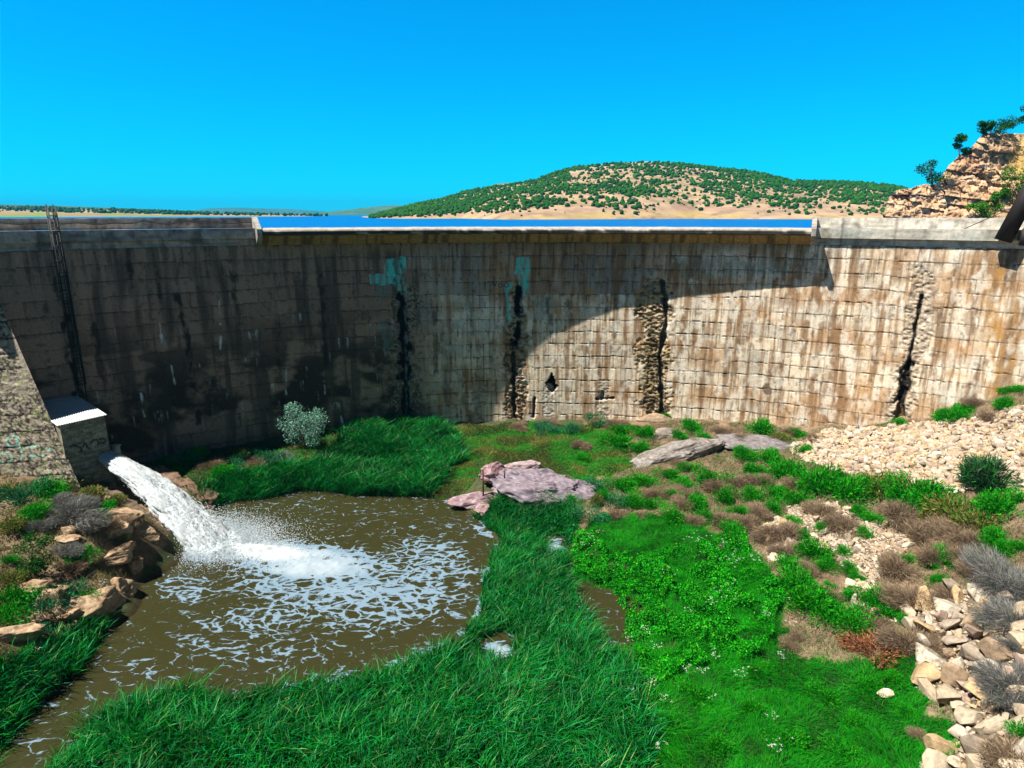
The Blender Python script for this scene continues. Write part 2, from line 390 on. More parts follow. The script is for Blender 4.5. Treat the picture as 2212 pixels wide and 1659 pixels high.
# brown streaked band under the lip
ins = (TH > thL) & (TH < thR)
base = mixc(base, (.30, .20, .09), ins*sst(ZT-1.5, ZT-.2, ZZ)*.75)
base = mixc(base, (.05, .04, .03), sst(.5, .7, fbm(U*3.4, ZZ*.2, o=3, s=49))*sst(ZT-5, ZT-.5, ZZ)*.55)
# white lime runs
runs = sst(.735, .80, vnoise(U*1.9, row*5.1, 0, 50)) * sst(.62, .85, vnoise(U*9, row*2, 1, 51)) * sst(1, .15, fr) * (row > 4)
base = mixc(base, (.70, .74, .70), runs*.6*sst(.35, .6, fbm(U*5, ZZ*2, o=3, s=57)))
# joint lines
jw = .0+.042*vnoise(U*1.2, row*3, 0, 52)
base = mixc(base, (.045, .032, .022), sst(jw+.035, jw-.01, dseam)*(.30+.62*sst(.3, .6, fbm(U*.5, row*4.1, o=3, s=58))))
base = mixc(base, (.10, .06, .035), sst(.35, 0, (1-fr)*LIFT-0)*0 + sst(.5, 0, fr*LIFT)*sst(.42, .7, vs2)*.55)
pv = vnoise(colm*3.1, row*1.7, 0, 53)
base = mixc(base, (.06, .045, .03), sst(.10, .02, dvert)*np.where(pv > .6, .6, .10))
base = mixc(base, (.10, .075, .05), sst(.06, .01, dhalf)*np.where(pv > .75, .4, .04))
rec = np.zeros(len(U))                                     # depth cut into the wall, metres
rec += sst(.06, .0, dseam)*(.02+.08*lit*sst(.4, .7, vnoise(U*.8, row, 0, 54))) + sst(.05, 0, dvert)*.03
rec += (fbm(U*1.5, ZZ*1.5, o=4, s=55)-.5)*.05 + (hs(56)-.5)*.03
def spall(path, w, depth, dark=.5, s=0, colr=(.30, .20, .11)):
    global base, rec
    d = pdist(PX, PY, path) + (fbm(U*.9, ZZ*.9, o=4, s=60+s)-.5)*w*1.5
    m = sst(w, w*.65, d)
    rough = fbm(U*3.6, ZZ*6.0, o=5, s=70+s)
    base = mixc(base, colr, m*.65); base = mixc(base, (.07, .045, .025), m*sst(.46, .60, fbm(U*2.2, ZZ*4, o=5, s=71+s))*dark)
    base = mixc(base, (.60, .50, .36), m*sst(.56, .7, fbm(U*5, ZZ*7, o=4, s=72+s))*.5)
    rec += m*(depth*(rough-.25)*.75)
def streak(path, w, k=(.012, .010, .009), a=1.0, depth=0, s=0, soft=.5):
    global base, rec
    d = pdist(PX, PY, path) + (fbm(U*1.8, ZZ*1.1, o=5, s=80+s)-.5)*w*2.4
    m = sst(w, w*(1-soft), d); m2 = m*(1 if depth or soft < .45 else sst(.28, .55, fbm(U*2.2, ZZ*1.1, o=4, s=85+s))); base = mixc(base, k, m2*a); rec += m*depth
def poly(pts, k, a, s=0, n=10):
    global base
    q = pip(PX+(fbm(U*2.2, ZZ*.8, o=4, s=90+s)-.5)*3.4*n, PY+(fbm(U*1.1, ZZ*1.1, 7, o=4, s=90+s)-.5)*1.2*n, pts)
    br = sst(.40, .56, fbm(U*4.0, ZZ*1.0, o=5, s=91+s))
    base = mixc(base, k, q*a*(.22+.78*br))
TEAL = (.10, .72, .66)
poly([(830,558),(882,556),(882,594),(830,594)], TEAL, .85, 1); poly([(798,592),(846,592),(846,614),(806,614)], TEAL, .8, 2)
poly([(848,592),(874,592),(888,640),(868,640),(856,616)], TEAL, .6, 3); poly([(810,614),(850,614),(848,645),(816,642)], (.10,.2,.2), .5, 4)
poly([(1113,557),(1146,557),(1146,600),(1150,640),(1128,640),(1126,605),(1112,600)], TEAL, .8, 5)
poly([(1088,612),(1106,612),(1104,660),(1112,695),(1094,690),(1092,640)], TEAL, .6, 6)
for i, r in enumerate([(1455,560,1600,600),(1600,565,1700,590),(985,640,1050,672),(985,680,1050,720),(1150,640,1200,690),(1080,690,1110,710),(820,700,860,760),(890,640,930,700),(1340,640,1390,660)]):
    poly([(r[0],r[1]),(r[2],r[1]),(r[2],r[3]),(r[0],r[3])], (.16,.36,.36), .33, 7+i, 16)
# spalled and leaking joints
spall([(873,650),(874,912)], 34, .22, .8, 1, (.2,.17,.13))
streak([(868,520),(862,560),(866,600),(868,640)], 4, a=.7, s=1)
streak([(868,645),(873,700),(877,912)], 13, depth=.35, s=2, soft=.35); streak([(877,650),(879,900)], 3, (.6,.62,.6), .25, s=3)
spall([(1115,640),(1116,912)], 24, .5, .9, 2); streak([(1118,625),(1119,660),(1117,745)], 8, depth=.3, s=4); streak([(1108,740),(1112,912)], 7, a=.8, depth=.35, s=5)
spall([(1412,642),(1416,912)], 38, .6, .95, 3, (.36,.26,.12)); streak([(1430,610),(1434,640),(1440,690),(1425,770),(1430,900)], 6, a=.85, depth=.35, s=6)
streak([(1408,700),(1405,900)], 13, (.06,.04,.02), .75, s=7)
spall([(1995,600),(1990,640),(1968,790),(1940,912)], 30, .4, .5, 4, (.50,.42,.33)); streak([(1990,640),(1975,720),(1960,800)], 5, a=.95, depth=.35, s=8)
streak([(1962,790),(1950,850),(1942,912)], 12, a=.98, depth=.5, s=9); streak([(1995,560),(1990,640)], 2.5, a=.8, s=10)
streak([(1930,870),(1955,845)], 8, a=.9, depth=.3, s=11); streak([(1940,880),(1938,915)], 10, (.10,.07,.03), .8, s=12)
streak([(385,640),(405,720),(430,910)], 9, a=.85, depth=0, s=13, soft=.8); streak([(388,560),(380,640)], 4, a=.4, s=14)
streak([(135,690),(155,760),(168,880)], 15, a=.9, s=15); streak([(205,700),(212,770),(235,860)], 10, a=.7, s=16)
for q in [((280,570),(285,630)),((340,560),(345,640)),((120,600),(125,640)),((100,640),(102,700)),((1182,650),(1190,735)),((1224,650),(1226,680)),((940,660),(942,800)),((1310,640),(1312,690)),
          ((500,560),(515,700)),((600,700),(610,900)),((690,600),(705,800))]:
    streak(list(q), 9, a=.62, s=int(q[0][0]), soft=.8)
# holes and patches on the lit side
hole = pip(PX+(fbm(U*3, ZZ*3, o=3, s=59)-.5)*8, PY, [(1191,806),(1199,822),(1204,834),(1194,850),(1184,842),(1178,830),(1186,818)]); base = mixc(base, (.008,.008,.008), hole*1.0); rec += hole*.8; spall([(1186,845),(1186,912)], 12, .15, .4, 5, (.62,.56,.48))
streak([(1303,846),(1300,862)], 5, a=1, depth=.5, s=18); streak([(1288,862),(1325,860)], 3, a=.9, depth=.3, s=19); spall([(1305,830),(1306,905)], 16, .2, .4, 6, (.6,.53,.44))
spall([(1038,845),(1032,905)], 16, .2, .5, 7, (.55,.48,.4)); streak([(1655,838),(1664,846)], 11, (.13,.08,.05), .85, s=20, soft=.3)
streak([(1155,860),(1152,900)], 3, a=.9, depth=.2, s=21); streak([(1570,730),(1568,770)], 9, (.16,.11,.07), .6, s=22)
for q in [((1650,700),(1652,730)),((1760,610),(1765,650)),((1700,620),(1702,660)),((1850,690),(1855,760)),((1590,740),(1592,790)),((2050,640),(2055,660)),((2090,680),(2095,720))]:
    streak(list(q), 13, (.20,.12,.06), .5, s=int(q[0][0]), soft=.8)
# ochre run at the far right, pale runs
for a_, b_, wd, al in (((2160,590),(2150,860),22,.75),((2135,600),(2125,840),14,.4),((2195,640),(2190,860),14,.45),((1870,740),(1862,880),26,.35),((1980,610),(1960,640),14,.3)):
    streak([a_, b_], wd, (.46, .25, .07), al, s=int(a_[0]), soft=.85)
for q in [((477,728),(476,755)),((473,650),(476,700)),((523,870),(526,905)),((1198,700),(1196,745)),((1270,740),(1268,790)),((1330,690),(1330,715)),((2110,690),(2106,730)),((2060,600),(2058,640)),((1950,650),(1948,675)),
          ((1545,890),(1540,925)),((1860,890),(1852,925)),((1735,880),(1733,915)),((618,800),(618,850)),((700,810),(702,850)),((1180,850),(1178,900)),((370,790),(378,830)),((345,700),(350,740)),((305,850),(312,900)),((1043,700),(1046,735)),((735,890),(740,915))]:
    streak(list(q), 2.6, (.74, .80, .78), .85, s=int(q[0][0]), soft=.8)
# faint scrawl high on the shaded wall
for q in [[(1065,608),(1069,618),(1074,608)],[(1078,612),(1076,617),(1080,621),(1085,618),(1083,612),(1078,612)],[(1092,612),(1088,617),(1093,621),(1099,618),(1097,612),(1092,612)]]:
    base = mixc(base, (.02,.02,.02), sst(1.8, .6, pdist(PX, PY, q))*.7)
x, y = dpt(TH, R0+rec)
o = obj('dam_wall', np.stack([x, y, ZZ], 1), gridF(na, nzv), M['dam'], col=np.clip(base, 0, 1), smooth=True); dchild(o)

def sweep(name, prof, a, b, mat, col, n=None, rough=.03, seed=0, cellu=None):
    """closed (radius, height) outline carried along the arc, with worn surfaces and end caps"""
    prof = np.array(prof, float); P = []
    for p, q in zip(prof, np.roll(prof, -1, 0)):
        k = max(1, int(np.linalg.norm(q-p)/.2)); P += [p+(q-p)*t for t in np.arange(k)/k]
    P = np.array(P); m = len(P); n = n or max(2, int((b-a)*R0/.2))
    T = np.linspace(a, b, n); T2, RR = np.meshgrid(T, P[:, 0], indexing='ij'); _, ZH = np.meshgrid(T, P[:, 1], indexing='ij')
    T2, RR, ZH = T2.ravel(), RR.ravel(), ZH.ravel()
    uu = T2*R0
    RR = RR+(fbm(uu*1.1, ZH*1.5, RR, o=3, s=seed)-.5)*rough*2; ZH = ZH+(fbm(uu*.9, ZH, RR*1.5, o=3, s=seed+5)-.5)*rough*2
    X, Y = dpt(T2, RR)
    i = np.arange(n-1)[:, None]*m+np.arange(m)[None]; j = np.arange(n-1)[:, None]*m+((np.arange(m)+1) % m)[None]
    F = np.stack([i, j, j+m, i+m], -1).reshape(-1, 4)
    V = np.stack([X, Y, ZH], 1); c = col(uu, RR, ZH)
    me_F = [F]
    bm_caps = [list(range(m))[::-1], list(range((n-1)*m, n*m))]
    me = bpy.data.meshes.new(name)
    me.from_pydata(V.tolist(), [], F.tolist()+bm_caps); me.materials.append(mat)
    a_ = me.attributes.new('Col', 'FLOAT_COLOR', 'POINT')
    a_.data.foreach_set('color', np.concatenate([np.clip(c, 0, 1), np.ones((len(V), 1))], 1).astype(np.float32).ravel())
    o = bpy.data.objects.new(name, me); COL.objects.link(o); return dchild(o)
def c_conc(k=(.50, .46, .40), dark=.5, seed=0):
    def f(u, r, z):
        c = np.tile(np.array(k, float), (len(u), 1)); c *= (.8+.4*fbm(u*.4, z*2, r, o=3, s=seed))[:, None]
        c = mixc(c, (.10, .09, .08), sst(.5, .72, fbm(u*1.6, z*1.2, r*.5, o=4, s=seed+1))*dark)
        c = mixc(c, (.13, .12, .11), sst(.55, .7, fbm(u*.3, z*9, 0, o=3, s=seed+2))*dark*.8)
        c = mixc(c, (.20, .27, .26), sst(.6, .75, fbm(u*.5, z*1.0, 3, o=3, s=seed+3))*dark*.6)
        j = np.abs((u/4.6) % 1-.5)*4.6; return mixc(c, (.08, .07, .06), sst(.10, .02, j)*.6)
    return f
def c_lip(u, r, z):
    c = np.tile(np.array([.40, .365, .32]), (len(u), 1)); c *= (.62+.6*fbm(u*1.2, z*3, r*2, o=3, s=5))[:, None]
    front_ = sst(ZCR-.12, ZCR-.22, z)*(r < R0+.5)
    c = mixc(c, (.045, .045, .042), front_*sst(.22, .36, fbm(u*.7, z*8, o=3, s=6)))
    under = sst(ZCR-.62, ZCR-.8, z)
    c = mixc(c, (.38, .25, .09), under*.9); c = mixc(c, (.05, .04, .03), under*sst(.5, .7, fbm(u*3, z*.3, o=3, s=7))*.7)  # ochre underside has warm bounce light painted in, dark streaks over it
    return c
sweep('dam_body', [(R0+1.2, -1.5), (R0+1.2, ZCR-.25), (R0+3.0, ZCR-.25), (R0+5.0, -1.5)], th0, th1, M['conc'], c_conc(), n=140)
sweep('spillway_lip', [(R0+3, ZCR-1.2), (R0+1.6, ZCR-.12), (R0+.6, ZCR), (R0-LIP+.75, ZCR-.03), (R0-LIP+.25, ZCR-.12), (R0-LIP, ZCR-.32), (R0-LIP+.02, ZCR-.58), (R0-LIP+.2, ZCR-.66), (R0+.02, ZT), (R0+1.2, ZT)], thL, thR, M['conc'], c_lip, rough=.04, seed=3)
OD = .42
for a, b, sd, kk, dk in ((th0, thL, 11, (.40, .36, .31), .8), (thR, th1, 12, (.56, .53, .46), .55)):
    sweep('walkway_slab', [(R0+2.0, ZCR-.04), (R0-OD, ZCR), (R0-OD, ZCR-.98), (R0+.02, ZCR-1.0), (R0+.05, ZT), (R0+2.0, ZT)], a, b, M['conc'], c_conc(kk, dk, sd), rough=.02, seed=sd)
    sweep('parapet_wall', [(R0+1.9, ZCR-.02), (R0+1.9, ZC-.36), (R0+2.2, ZC-.36), (R0+2.2, ZCR-.02)], a, b, M['conc'], c_conc(kk, dk, sd+4), rough=.02, seed=sd+1)
for tt, sg in ((thL, -1), (thR, 1)):
    pr = [(R0+2.4, ZC-.28), (R0+1.2, ZC-.28), (R0-LIP-.1, ZCR-.05), (R0-LIP-.1, ZCR-.75), (R0-.1, ZT+.0), (R0+2.4, ZT)]
    wd = .45/R0
    sweep('training_pier', pr, min(tt, tt+sg*wd), max(tt, tt+sg*wd), M['conc'], c_conc((.36, .33, .30), .6, 33), n=3, rough=.01, seed=9)
# dark wavy tube added along the left parapet
mb = MB(); u = np.linspace(th0, thL-.004, 120)
zz = ZC-.66 - .20*np.abs(np.sin(np.linspace(0, 11, 120)+np.sin(np.linspace(0, 9, 120))*1.2)) + .05*np.sin(np.linspace(0, 60, 120))
X, Y = dpt(u, R0+1.80)
mb.path(np.stack([X, Y, zz], 1), .05, 5)
o = mb.build('wavy_dark_line', M['steel']); tag(o, 'black wavy line along the inside of the left parapet', 'cable')  # dark wavy tube, added along the parapet

# ------------------------------------------------------------------ caged ladder down the left of the wall
lad = empty('caged_ladder', (0, 0, 0)); tag(lad, 'dark steel caged ladder down the left end of the dam wall', 'ladder')
tl = th_of(112, R0-.7, ZC); c0 = np.array([math.sin(tl), math.cos(tl)]); tg = np.array([math.cos(tl), -math.sin(tl)])
def LP(s_, r_, z): p = np.array([CX, CY])+c0*(R0-r_)+tg*s_; return (p[0], p[1], z)
zb, zt = 9.2, ZC+.55
for s_ in (-.24, .24): MB().bar(LP(s_, .62, zb), LP(s_, .62, zt), .05).build('rail', M['darkmetal'], lad)
for z in np.arange(zb+.2, zt, .3): MB().bar(LP(-.24, .62, z), LP(.24, .62, z), .03, 4).build('rung', M['darkmetal'], lad)
for z in np.arange(zb+2, zt+.01, 1.22):
    mb = MB(); a = np.linspace(-.15, math.pi+.15, 9); mb.path([LP(.36*math.cos(t), .66+.62*math.sin(t), z) for t in a], .04, 4)
    mb.build('cage_hoop', M['darkmetal'], lad)
for t in np.linspace(0.1, math.pi-.1, 5): MB().bar(LP(.36*math.cos(t), .66+.62*math.sin(t), zb+2), LP(.36*math.cos(t), .66+.62*math.sin(t), zt), .035, 4).build('cage_strap', M['darkmetal'], lad)
for z in np.arange(zb+1, ZCR-1.5, 3.2):
    for s_ in (-.24, .24): MB().bar(LP(s_, .62, z), LP(s_, -.15, z), .03, 4).build('bracket', M['darkmetal'], lad)
for s_ in (-.24, .24): MB().path([LP(s_, .62, zt), LP(s_, .3, zt+.25), LP(s_, -.2, zt+.1), LP(s_, -.3, ZCR)], .03, 5).build('handrail', M['darkmetal'], lad)

# ------------------------------------------------------------------ timber gantry at the far right of the crest
gan = empty('gantry_frame', (0, 0, 0)); tag(gan, 'dark leaning gantry frame standing at the far right end of the dam crest', 'gantry')
tg_ = th_of(2180, R0-OD, ZCR); c0g = np.array([math.sin(tg_), math.cos(tg_)]); tgg = np.array([math.cos(tg_), -math.sin(tg_)])
def GP(s_, r_, z): p = np.array([CX, CY])+c0g*(R0-r_)+tgg*s_; return np.array([p[0], p[1], z])
def plank(a, b, w_, t_, name):
    a = np.asarray(a); b = np.asarray(b); d = (b-a)/np.linalg.norm(b-a); s_ = np.array([tgg[0], tgg[1], 0]); s_ = s_-d*(s_@d); s_ /= np.linalg.norm(s_); n_ = np.cross(d, s_)
    R = np.stack([s_, n_, d], 1); MB().box((a+b)/2, w_, t_, np.linalg.norm(b-a), R).build(name, M['steel'], gan)
plank(GP(-.3, OD+.55, ZCR-.95), GP(1.75, OD+.4, ZC+4.6), 1.35, .5, 'leaning_leg')
plank(GP(.75, OD+.25, ZCR-.9), GP(1.75, OD+.2, ZC+1.2), .14, .3, 'brace')
plank(GP(1.0, OD+.3, ZC+1.3), GP(2.6, OD+.3, ZC+1.3), .25, .2, 'cross_beam')
plank(GP(2.6, OD+.25, ZCR-.0), GP(2.6, OD+.2, ZC+4.2), 1.6, .4, 'upright_leg')
plank(GP(1.2, OD+.3, ZC+.0), GP(2.6, OD+.3, ZC+.0), .2, .2, 'cross_beam')
plank(GP(1.25, OD+1.1, ZCR-1.3), GP(1.3, OD+1.0, ZCR+.1), .8, .35, 'hanging_board')
MB().bar(GP(-3.3, OD+.0, ZCR+.05), GP(1.0, OD+.1, ZC+1.15), .035, 5).build('guy_rod', M['steel'], gan)
# ------------------------------------------------------------------ left gravity block (thrust block) with its graffiti
A = at_y(155, 1010, 50.5); B = at_y(0, 655, 52.5)
A = np.array(A, float); B = np.array(B, float)
dn = np.array([.20, -.98]); dn /= np.linalg.norm(dn); tgl = np.array([-dn[1], dn[0]])*-1       # along the wall, to the left
E = B-A; A2 = A-E*.22; B2 = B+E*.44                        # extend below ground and up to the crest
LEN = 22.0
na_, nb_ = 300, 330
s_, t_ = np.meshgrid(np.linspace(0, 1, na_)**1.5, np.linspace(0, 1, nb_), indexing='ij'); s_, t_ = s_.ravel(), t_.ravel()
V = A2+(B2-A2)*t_[:, None]; V[:, 0] += tgl[0]*LEN*s_; V[:, 1] += tgl[1]*LEN*s_
ex, ey = proj(V[:, 0], V[:, 1], V[:, 2]); wu, wz = s_*LEN, V[:, 2]
nrm = np.cross((B2-A2), [tgl[0], tgl[1], 0]); nrm /= np.linalg.norm(nrm); nrm *= np.sign(nrm[2])
sp = np.arange(0, 30, 1.25)+.3; zr = (wz+(fbm(wu*.5, wz, o=3, s=101)-.5)*.25)/1.25; fz = zr-np.floor(zr); ds = np.minimum(fz, 1-fz)*1.25
c = np.tile(np.array([.40, .345, .28]), (len(V), 1)); c *= (.8+.4*fbm(wu*.8, wz*.8, o=4, s=102))[:, None]
lich = sst(.36, .54, fbm(wu*.38, wz*.28, 1, o=3, s=103)+.12*(fbm(wu*5, wz*5, o=3, s=104)-.5))*sst(.40, .56, fbm(wu*7, wz*7, o=4, s=105))
c = mixc(c, (.06, .055, .045), lich*.95); c = mixc(c, (.54, .48, .38), sst(.56, .68, fbm(wu*6, wz*6, 4, o=4, s=106))*.6)
c = mixc(c, (.30, .42, .12), sst(.62, .72, fbm(wu*4, wz*4, 9, o=4, s=107))*.5)
c = mixc(c, (.03, .025, .02), sst(.09, .01, ds)*sst(.3, .5, vnoise(wu*.8, np.floor(zr), 0, 108)))
def gz(zx, zy): return ((zx/8.508)*.885, (zy/8.508+1000)*.885)
PAINT = [[(350,560),(280,540),(180,560),(130,620),(150,710),(210,760),(290,755),(350,700),(355,620),(340,545)], [(340,560),(380,680),(420,800),(450,900),(455,990),(430,1020)],
         [(0,940),(60,910),(150,900),(220,930),(260,980),(240,1050),(160,1085),(60,1090),(0,1080)], [(540,800),(580,790)], [(640,790),(680,740)], [(730,750),(780,720)], [(610,970),(660,950),(720,960),(650,990)], [(790,920),(810,940)], [(960,820),(1010,830),(1080,810)], [(890,940),(920,975)]]
for p_ in PAINT:
    q = [gz(*k) for k in p_]; m = sst(2.9, 1.6, pdist(ex, ey, q))*sst(.25, .45, fbm(wu*9, wz*9, 2, o=3, s=109))
    c = mixc(c, (.28, .62, .52), m*.9)
rel = (fbm(wu*1.5, wz*2.5, o=5, s=110)-.5)*.12 - sst(.08, 0, ds)*.04*sst(.3, .5, vnoise(wu*.8, np.floor(zr), 0, 108)) + (fbm(wu*6, wz*8, o=3, s=111)-.5)*.06
V = V+nrm*rel[:, None]*sst(0, .03, s_+.005)[:, None]
blk = empty('abutment_block', tuple(A)); tag(blk, 'sloping lichen stained concrete block with pale green graffiti at the left edge', 'concrete block')
bpy.context.view_layer.update()
def bchild(o): o.parent = blk; o.matrix_parent_inverse = Matrix.Translation(-Vector(A)); return o
bchild(obj('sloped_face', V, gridF(na_, nb_), M['rock'], col=np.clip(c, 0, 1), smooth=True))
# end wall and back, as a closed wedge just behind the face
back = np.array([-.70, .72, 0])*4.0; inn = np.array([tgl[0], tgl[1], 0])
P0, P1 = A2-nrm*.02, B2-nrm*.02
W = [P0, P1, P1+back, np.array([*(P0+back)[:2], P0[2]])]; W2 = [p+inn*LEN for p in W]
bchild(obj('end_wall', W+W2, [np.array([[0, 1, 2, 3], [7, 6, 5, 4], [1, 5, 6, 2], [3, 2, 6, 7]])], M['conc'], col=np.array([.28, .25, .21])))

# ------------------------------------------------------------------ valve house
e1 = np.array([.59, .81]); e1 /= np.linalg.norm(e1); nn = np.array([e1[1], -e1[0]])
RC = np.array([*at_y(231.5, 895.5, 53.3)], float)           # right corner of the front eave
vh = empty('valve_house', (RC[0], RC[1], 4)); tag(vh, 'small block valve house with sheet metal roof where the water jet leaves the dam', 'valve house')
bpy.context.view_layer.update()
def vchild(o): o.parent = vh; o.matrix_parent_inverse = Matrix.Translation((-RC[0], -RC[1], -4)); return o
def VH(a, b, z): p = RC[:2]-e1*a-nn*b; return np.array([p[0], p[1], z])   # a: to the left along the eave, b: back to the dam
zr_ = RC[2]
# corrugated roof
aa = np.linspace(0, 3.75, 240); bb = np.linspace(0, 6.4, 12); a_, b_ = np.meshgrid(aa, bb, indexing='ij'); a_, b_ = a_.ravel(), b_.ravel()
Vr = np.array([VH(p, q, 0) for p, q in zip(a_, b_)]); Vr[:, 2] = zr_+b_*.13+.028*np.sin(a_*2*math.pi/.19)
n_ = len(Vr); F = gridF(240, 12)
Vb = Vr.copy(); Vb[:, 2] -= .03
edge = [(i*12, (i+1)*12) for i in range(239)]; F2 = np.array([[p, q, q+n_, p+n_] for p, q in edge])
vchild(obj('roof', np.concatenate([Vr, Vb]), [F, F[:, ::-1]+n_, F2], M['roof'], smooth=False))
def wallgrid(name, p0, p1, z0, z1, mat, colf, n1=150, n2=120):
    s, t = np.meshgrid(np.linspace(0, 1, n1), np.linspace(0, 1, n2), indexing='ij'); s, t = s.ravel(), t.ravel()
    V = p0+(p1-p0)*s[:, None]; V[:, 2] = z0+(z1-z0)*t; L = np.linalg.norm((p1-p0)[:2])
    return obj(name, V, gridF(n1, n2), mat, col=np.clip(colf(s*L, V[:, 2], V), 0, 1))
def blockwork(u, z, V):
    c = np.tile(np.array([.20, .20, .15]), (len(u), 1)); r = np.floor(z/.22); k = np.floor(u/.45+.5*(r % 2))
    c *= (.65+.7*_h(r.astype(np.int64), k.astype(np.int64), 0, 5))[:, None]
    fz = np.abs(z/.22-np.round(z/.22))*.22; fu = np.abs((u/.45+.5*(r % 2))-np.round(u/.45+.5*(r % 2)))*.45
    c = mixc(c, (.08, .08, .07), np.maximum(sst(.022, .008, fz), sst(.022, .008, fu))*.6)
    X, Y = proj(V[:, 0], V[:, 1], V[:, 2])
    for p_ in [[(1450,770),(1520,740),(1600,760),(1680,790),(1700,850),(1650,880)], [(1720,760),(1760,700),(1800,730),(1810,790),(1860,800)], [(1880,700),(1930,630),(2010,620),(2050,680),(2040,730)], [(2060,610),(2140,600),(2200,640),(2160,690),(2080,690)]]:
        c = mixc(c, (.012, .02, .03), sst(2.2, 1.2, pdist(X, Y, [gz(*q) for q in p_]))*.9)
    return c
fr_, sd_ = VH(.15, .2, 0), VH(3.55, .2, 0)
vchild(wallgrid('front_wall', sd_, fr_, 2.2, zr_-.02, M['conc'], blockwork))
vchild(wallgrid('side_wall', fr_, VH(.15, 6.2, 0), 2.2, zr_+.05, M['conc'], blockwork, 90))
vchild(wallgrid('side_wall', VH(3.55, 6.2, 0), sd_, 2.2, zr_+.05, M['conc'], blockwork, 20, 20))
NOZ = np.array(at_y(226, 985, 53.2), float)
# pipe stub feeding the jet
JD = np.array([*(at_z(452, 1168, 0)[:2]-NOZ[:2]), 0.]); JL = np.linalg.norm(JD); JD /= JL
pipe = MB(); pipe.bar(NOZ-JD*2.2, NOZ+JD*.1, .62, 20); o = pipe.build('outlet_pipe', M['steel']); tag(o, 'dark outlet pipe hidden behind the start of the water jet', 'pipe')
pp_ = at_y(247, 962, 56.8); mb = MB().box(pp_, 1.0, .5, .12).box(np.array(pp_)-[0, 0, .5], .8, .4, .9); o = mb.build('concrete_plinth', M['conc'], col=np.array([.6, .56, .5])); tag(o, 'small pale concrete plinth beside the valve house behind the jet', 'plinth')

# ------------------------------------------------------------------ water of the pool
xs = np.arange(-48, 16, .13); ys = np.arange(14, 60.5, .13)
gx, gy = np.meshgrid(xs, ys, indexing='ij'); gx, gy = gx.ravel(), gy.ravel()
fx, fy = proj(gx, gy, 0*gx)
def blob(cx, cy, rx, ry, e=1.6, ang=0):
    c_, s__ = math.cos(ang), math.sin(ang); X = (fx-cx)*c_+(fy-cy)*s__; Y = -(fx-cx)*s__+(fy-cy)*c_
    return np.exp(-((X/rx)**2+(Y/ry)**2)**e)
foam = 1.4*blob(450, 1168, 105, 46, 1.4); foam = np.maximum(foam, .72*blob(1198, 1185, 26, 28)); foam = np.maximum(foam, .70*blob(1078, 1408, 45, 35))
foam = np.maximum(foam, 1.35*blob(420, 1165, 95, 38, 1.5, .25)); foam = np.maximum(foam, 1.12*blob(565, 1192, 150, 28, 1.3, .06))
foam = np.maximum(foam, .80*blob(660, 1215, 240, 60, 1.3, .12)); foam = np.maximum(foam, .60*blob(740, 1260, 330, 100, 1.8, .05))
foam = np.maximum(foam, .56*blob(930, 1210, 140, 75, 1.6, .2)); foam = np.maximum(foam, .56*blob(860, 1300, 230, 85, 1.8, -.25))
foam = np.maximum(foam, .53*blob(600, 1330, 260, 60, 1.6, -.15)); foam = np.maximum(foam, .50*blob(400, 1270, 110, 60, 1.5)); foam = np.maximum(foam, .44*blob(560, 1400, 330, 70, 2))
foam = np.maximum(foam, .44*blob(300, 1440, 110, 40, 1.4)); foam = np.maximum(foam, .55*blob(975, 1080, 70, 14, 1.3, .35)); foam = np.maximum(foam, .62*blob(1050, 1150, 45, 14, 1.3, .5))
for q in [((990,1085),(1040,1120),(1085,1160),(1070,1195),(1050,1260),(1035,1330),(1015,1365)), ((1010,1370),(960,1400),(880,1430),(700,1475),(500,1510),(400,1510))]:
    foam = np.maximum(foam, .60*sst(30, 4, pdist(fx, fy, list(q)))*sst(.3, .55, vnoise(fx/30, fy/22, 0, 130)))
foam = np.maximum(foam, .36); foam = foam+(fbm(gx*.8, gy*1.1, o=4, s=136)-.5)*.30*sst(.4, .9, foam); foam = np.where((fy < 1128+(fx-430)*.05) & (fx > 470) & (fx < 900), np.minimum(foam, .37+.55*sst(1095, 1135, fy)), foam)
churn = sst(.85, 1.2, foam)
wz_ = (fbm(gx*.9, gy*1.4, o=3, s=131)-.5)*.05 + (fbm(gx*3, gy*4, o=3, s=132)-.5)*.035 + churn*(.02+(fbm(gx*2.0, gy*2.6, o=6, s=133))*.60) + sst(.5, .8, foam)*(fbm(gx*3.5, gy*3.5, o=3, s=134)-.5)*.14
m, nt, p = mat_new('pool_water'); N, L = nt.nodes, nt.links
at = N.new('ShaderNodeAttribute'); at.attribute_name = 'Col'; sep = N.new('ShaderNodeSeparateColor'); L.new(at.outputs[0], sep.inputs[0])
tc = N.new('ShaderNodeTexCoord')
mp = N.new('ShaderNodeMapping'); mp.inputs['Scale'].default_value = (.75, 1.15, 1); mp.inputs['Rotation'].default_value = (0, 0, .12); L.new(tc.outputs['Object'], mp.inputs[0])
wp = N.new('ShaderNodeTexNoise'); wp.inputs['Scale'].default_value = .55; wp.inputs['Detail'].default_value = 3; L.new(mp.outputs[0], wp.inputs['Vector'])
sub = N.new('ShaderNodeVectorMath'); sub.operation = 'SUBTRACT'; sub.inputs[1].default_value = (.5, .5, .5); L.new(wp.outputs['Color'], sub.inputs[0])
scl = N.new('ShaderNodeVectorMath'); scl.operation = 'SCALE'; scl.inputs['Scale'].default_value = 2.6; L.new(sub.outputs[0], scl.inputs[0])
add = N.new('ShaderNodeVectorMath'); L.new(mp.outputs[0], add.inputs[0]); L.new(scl.outputs[0], add.inputs[1])
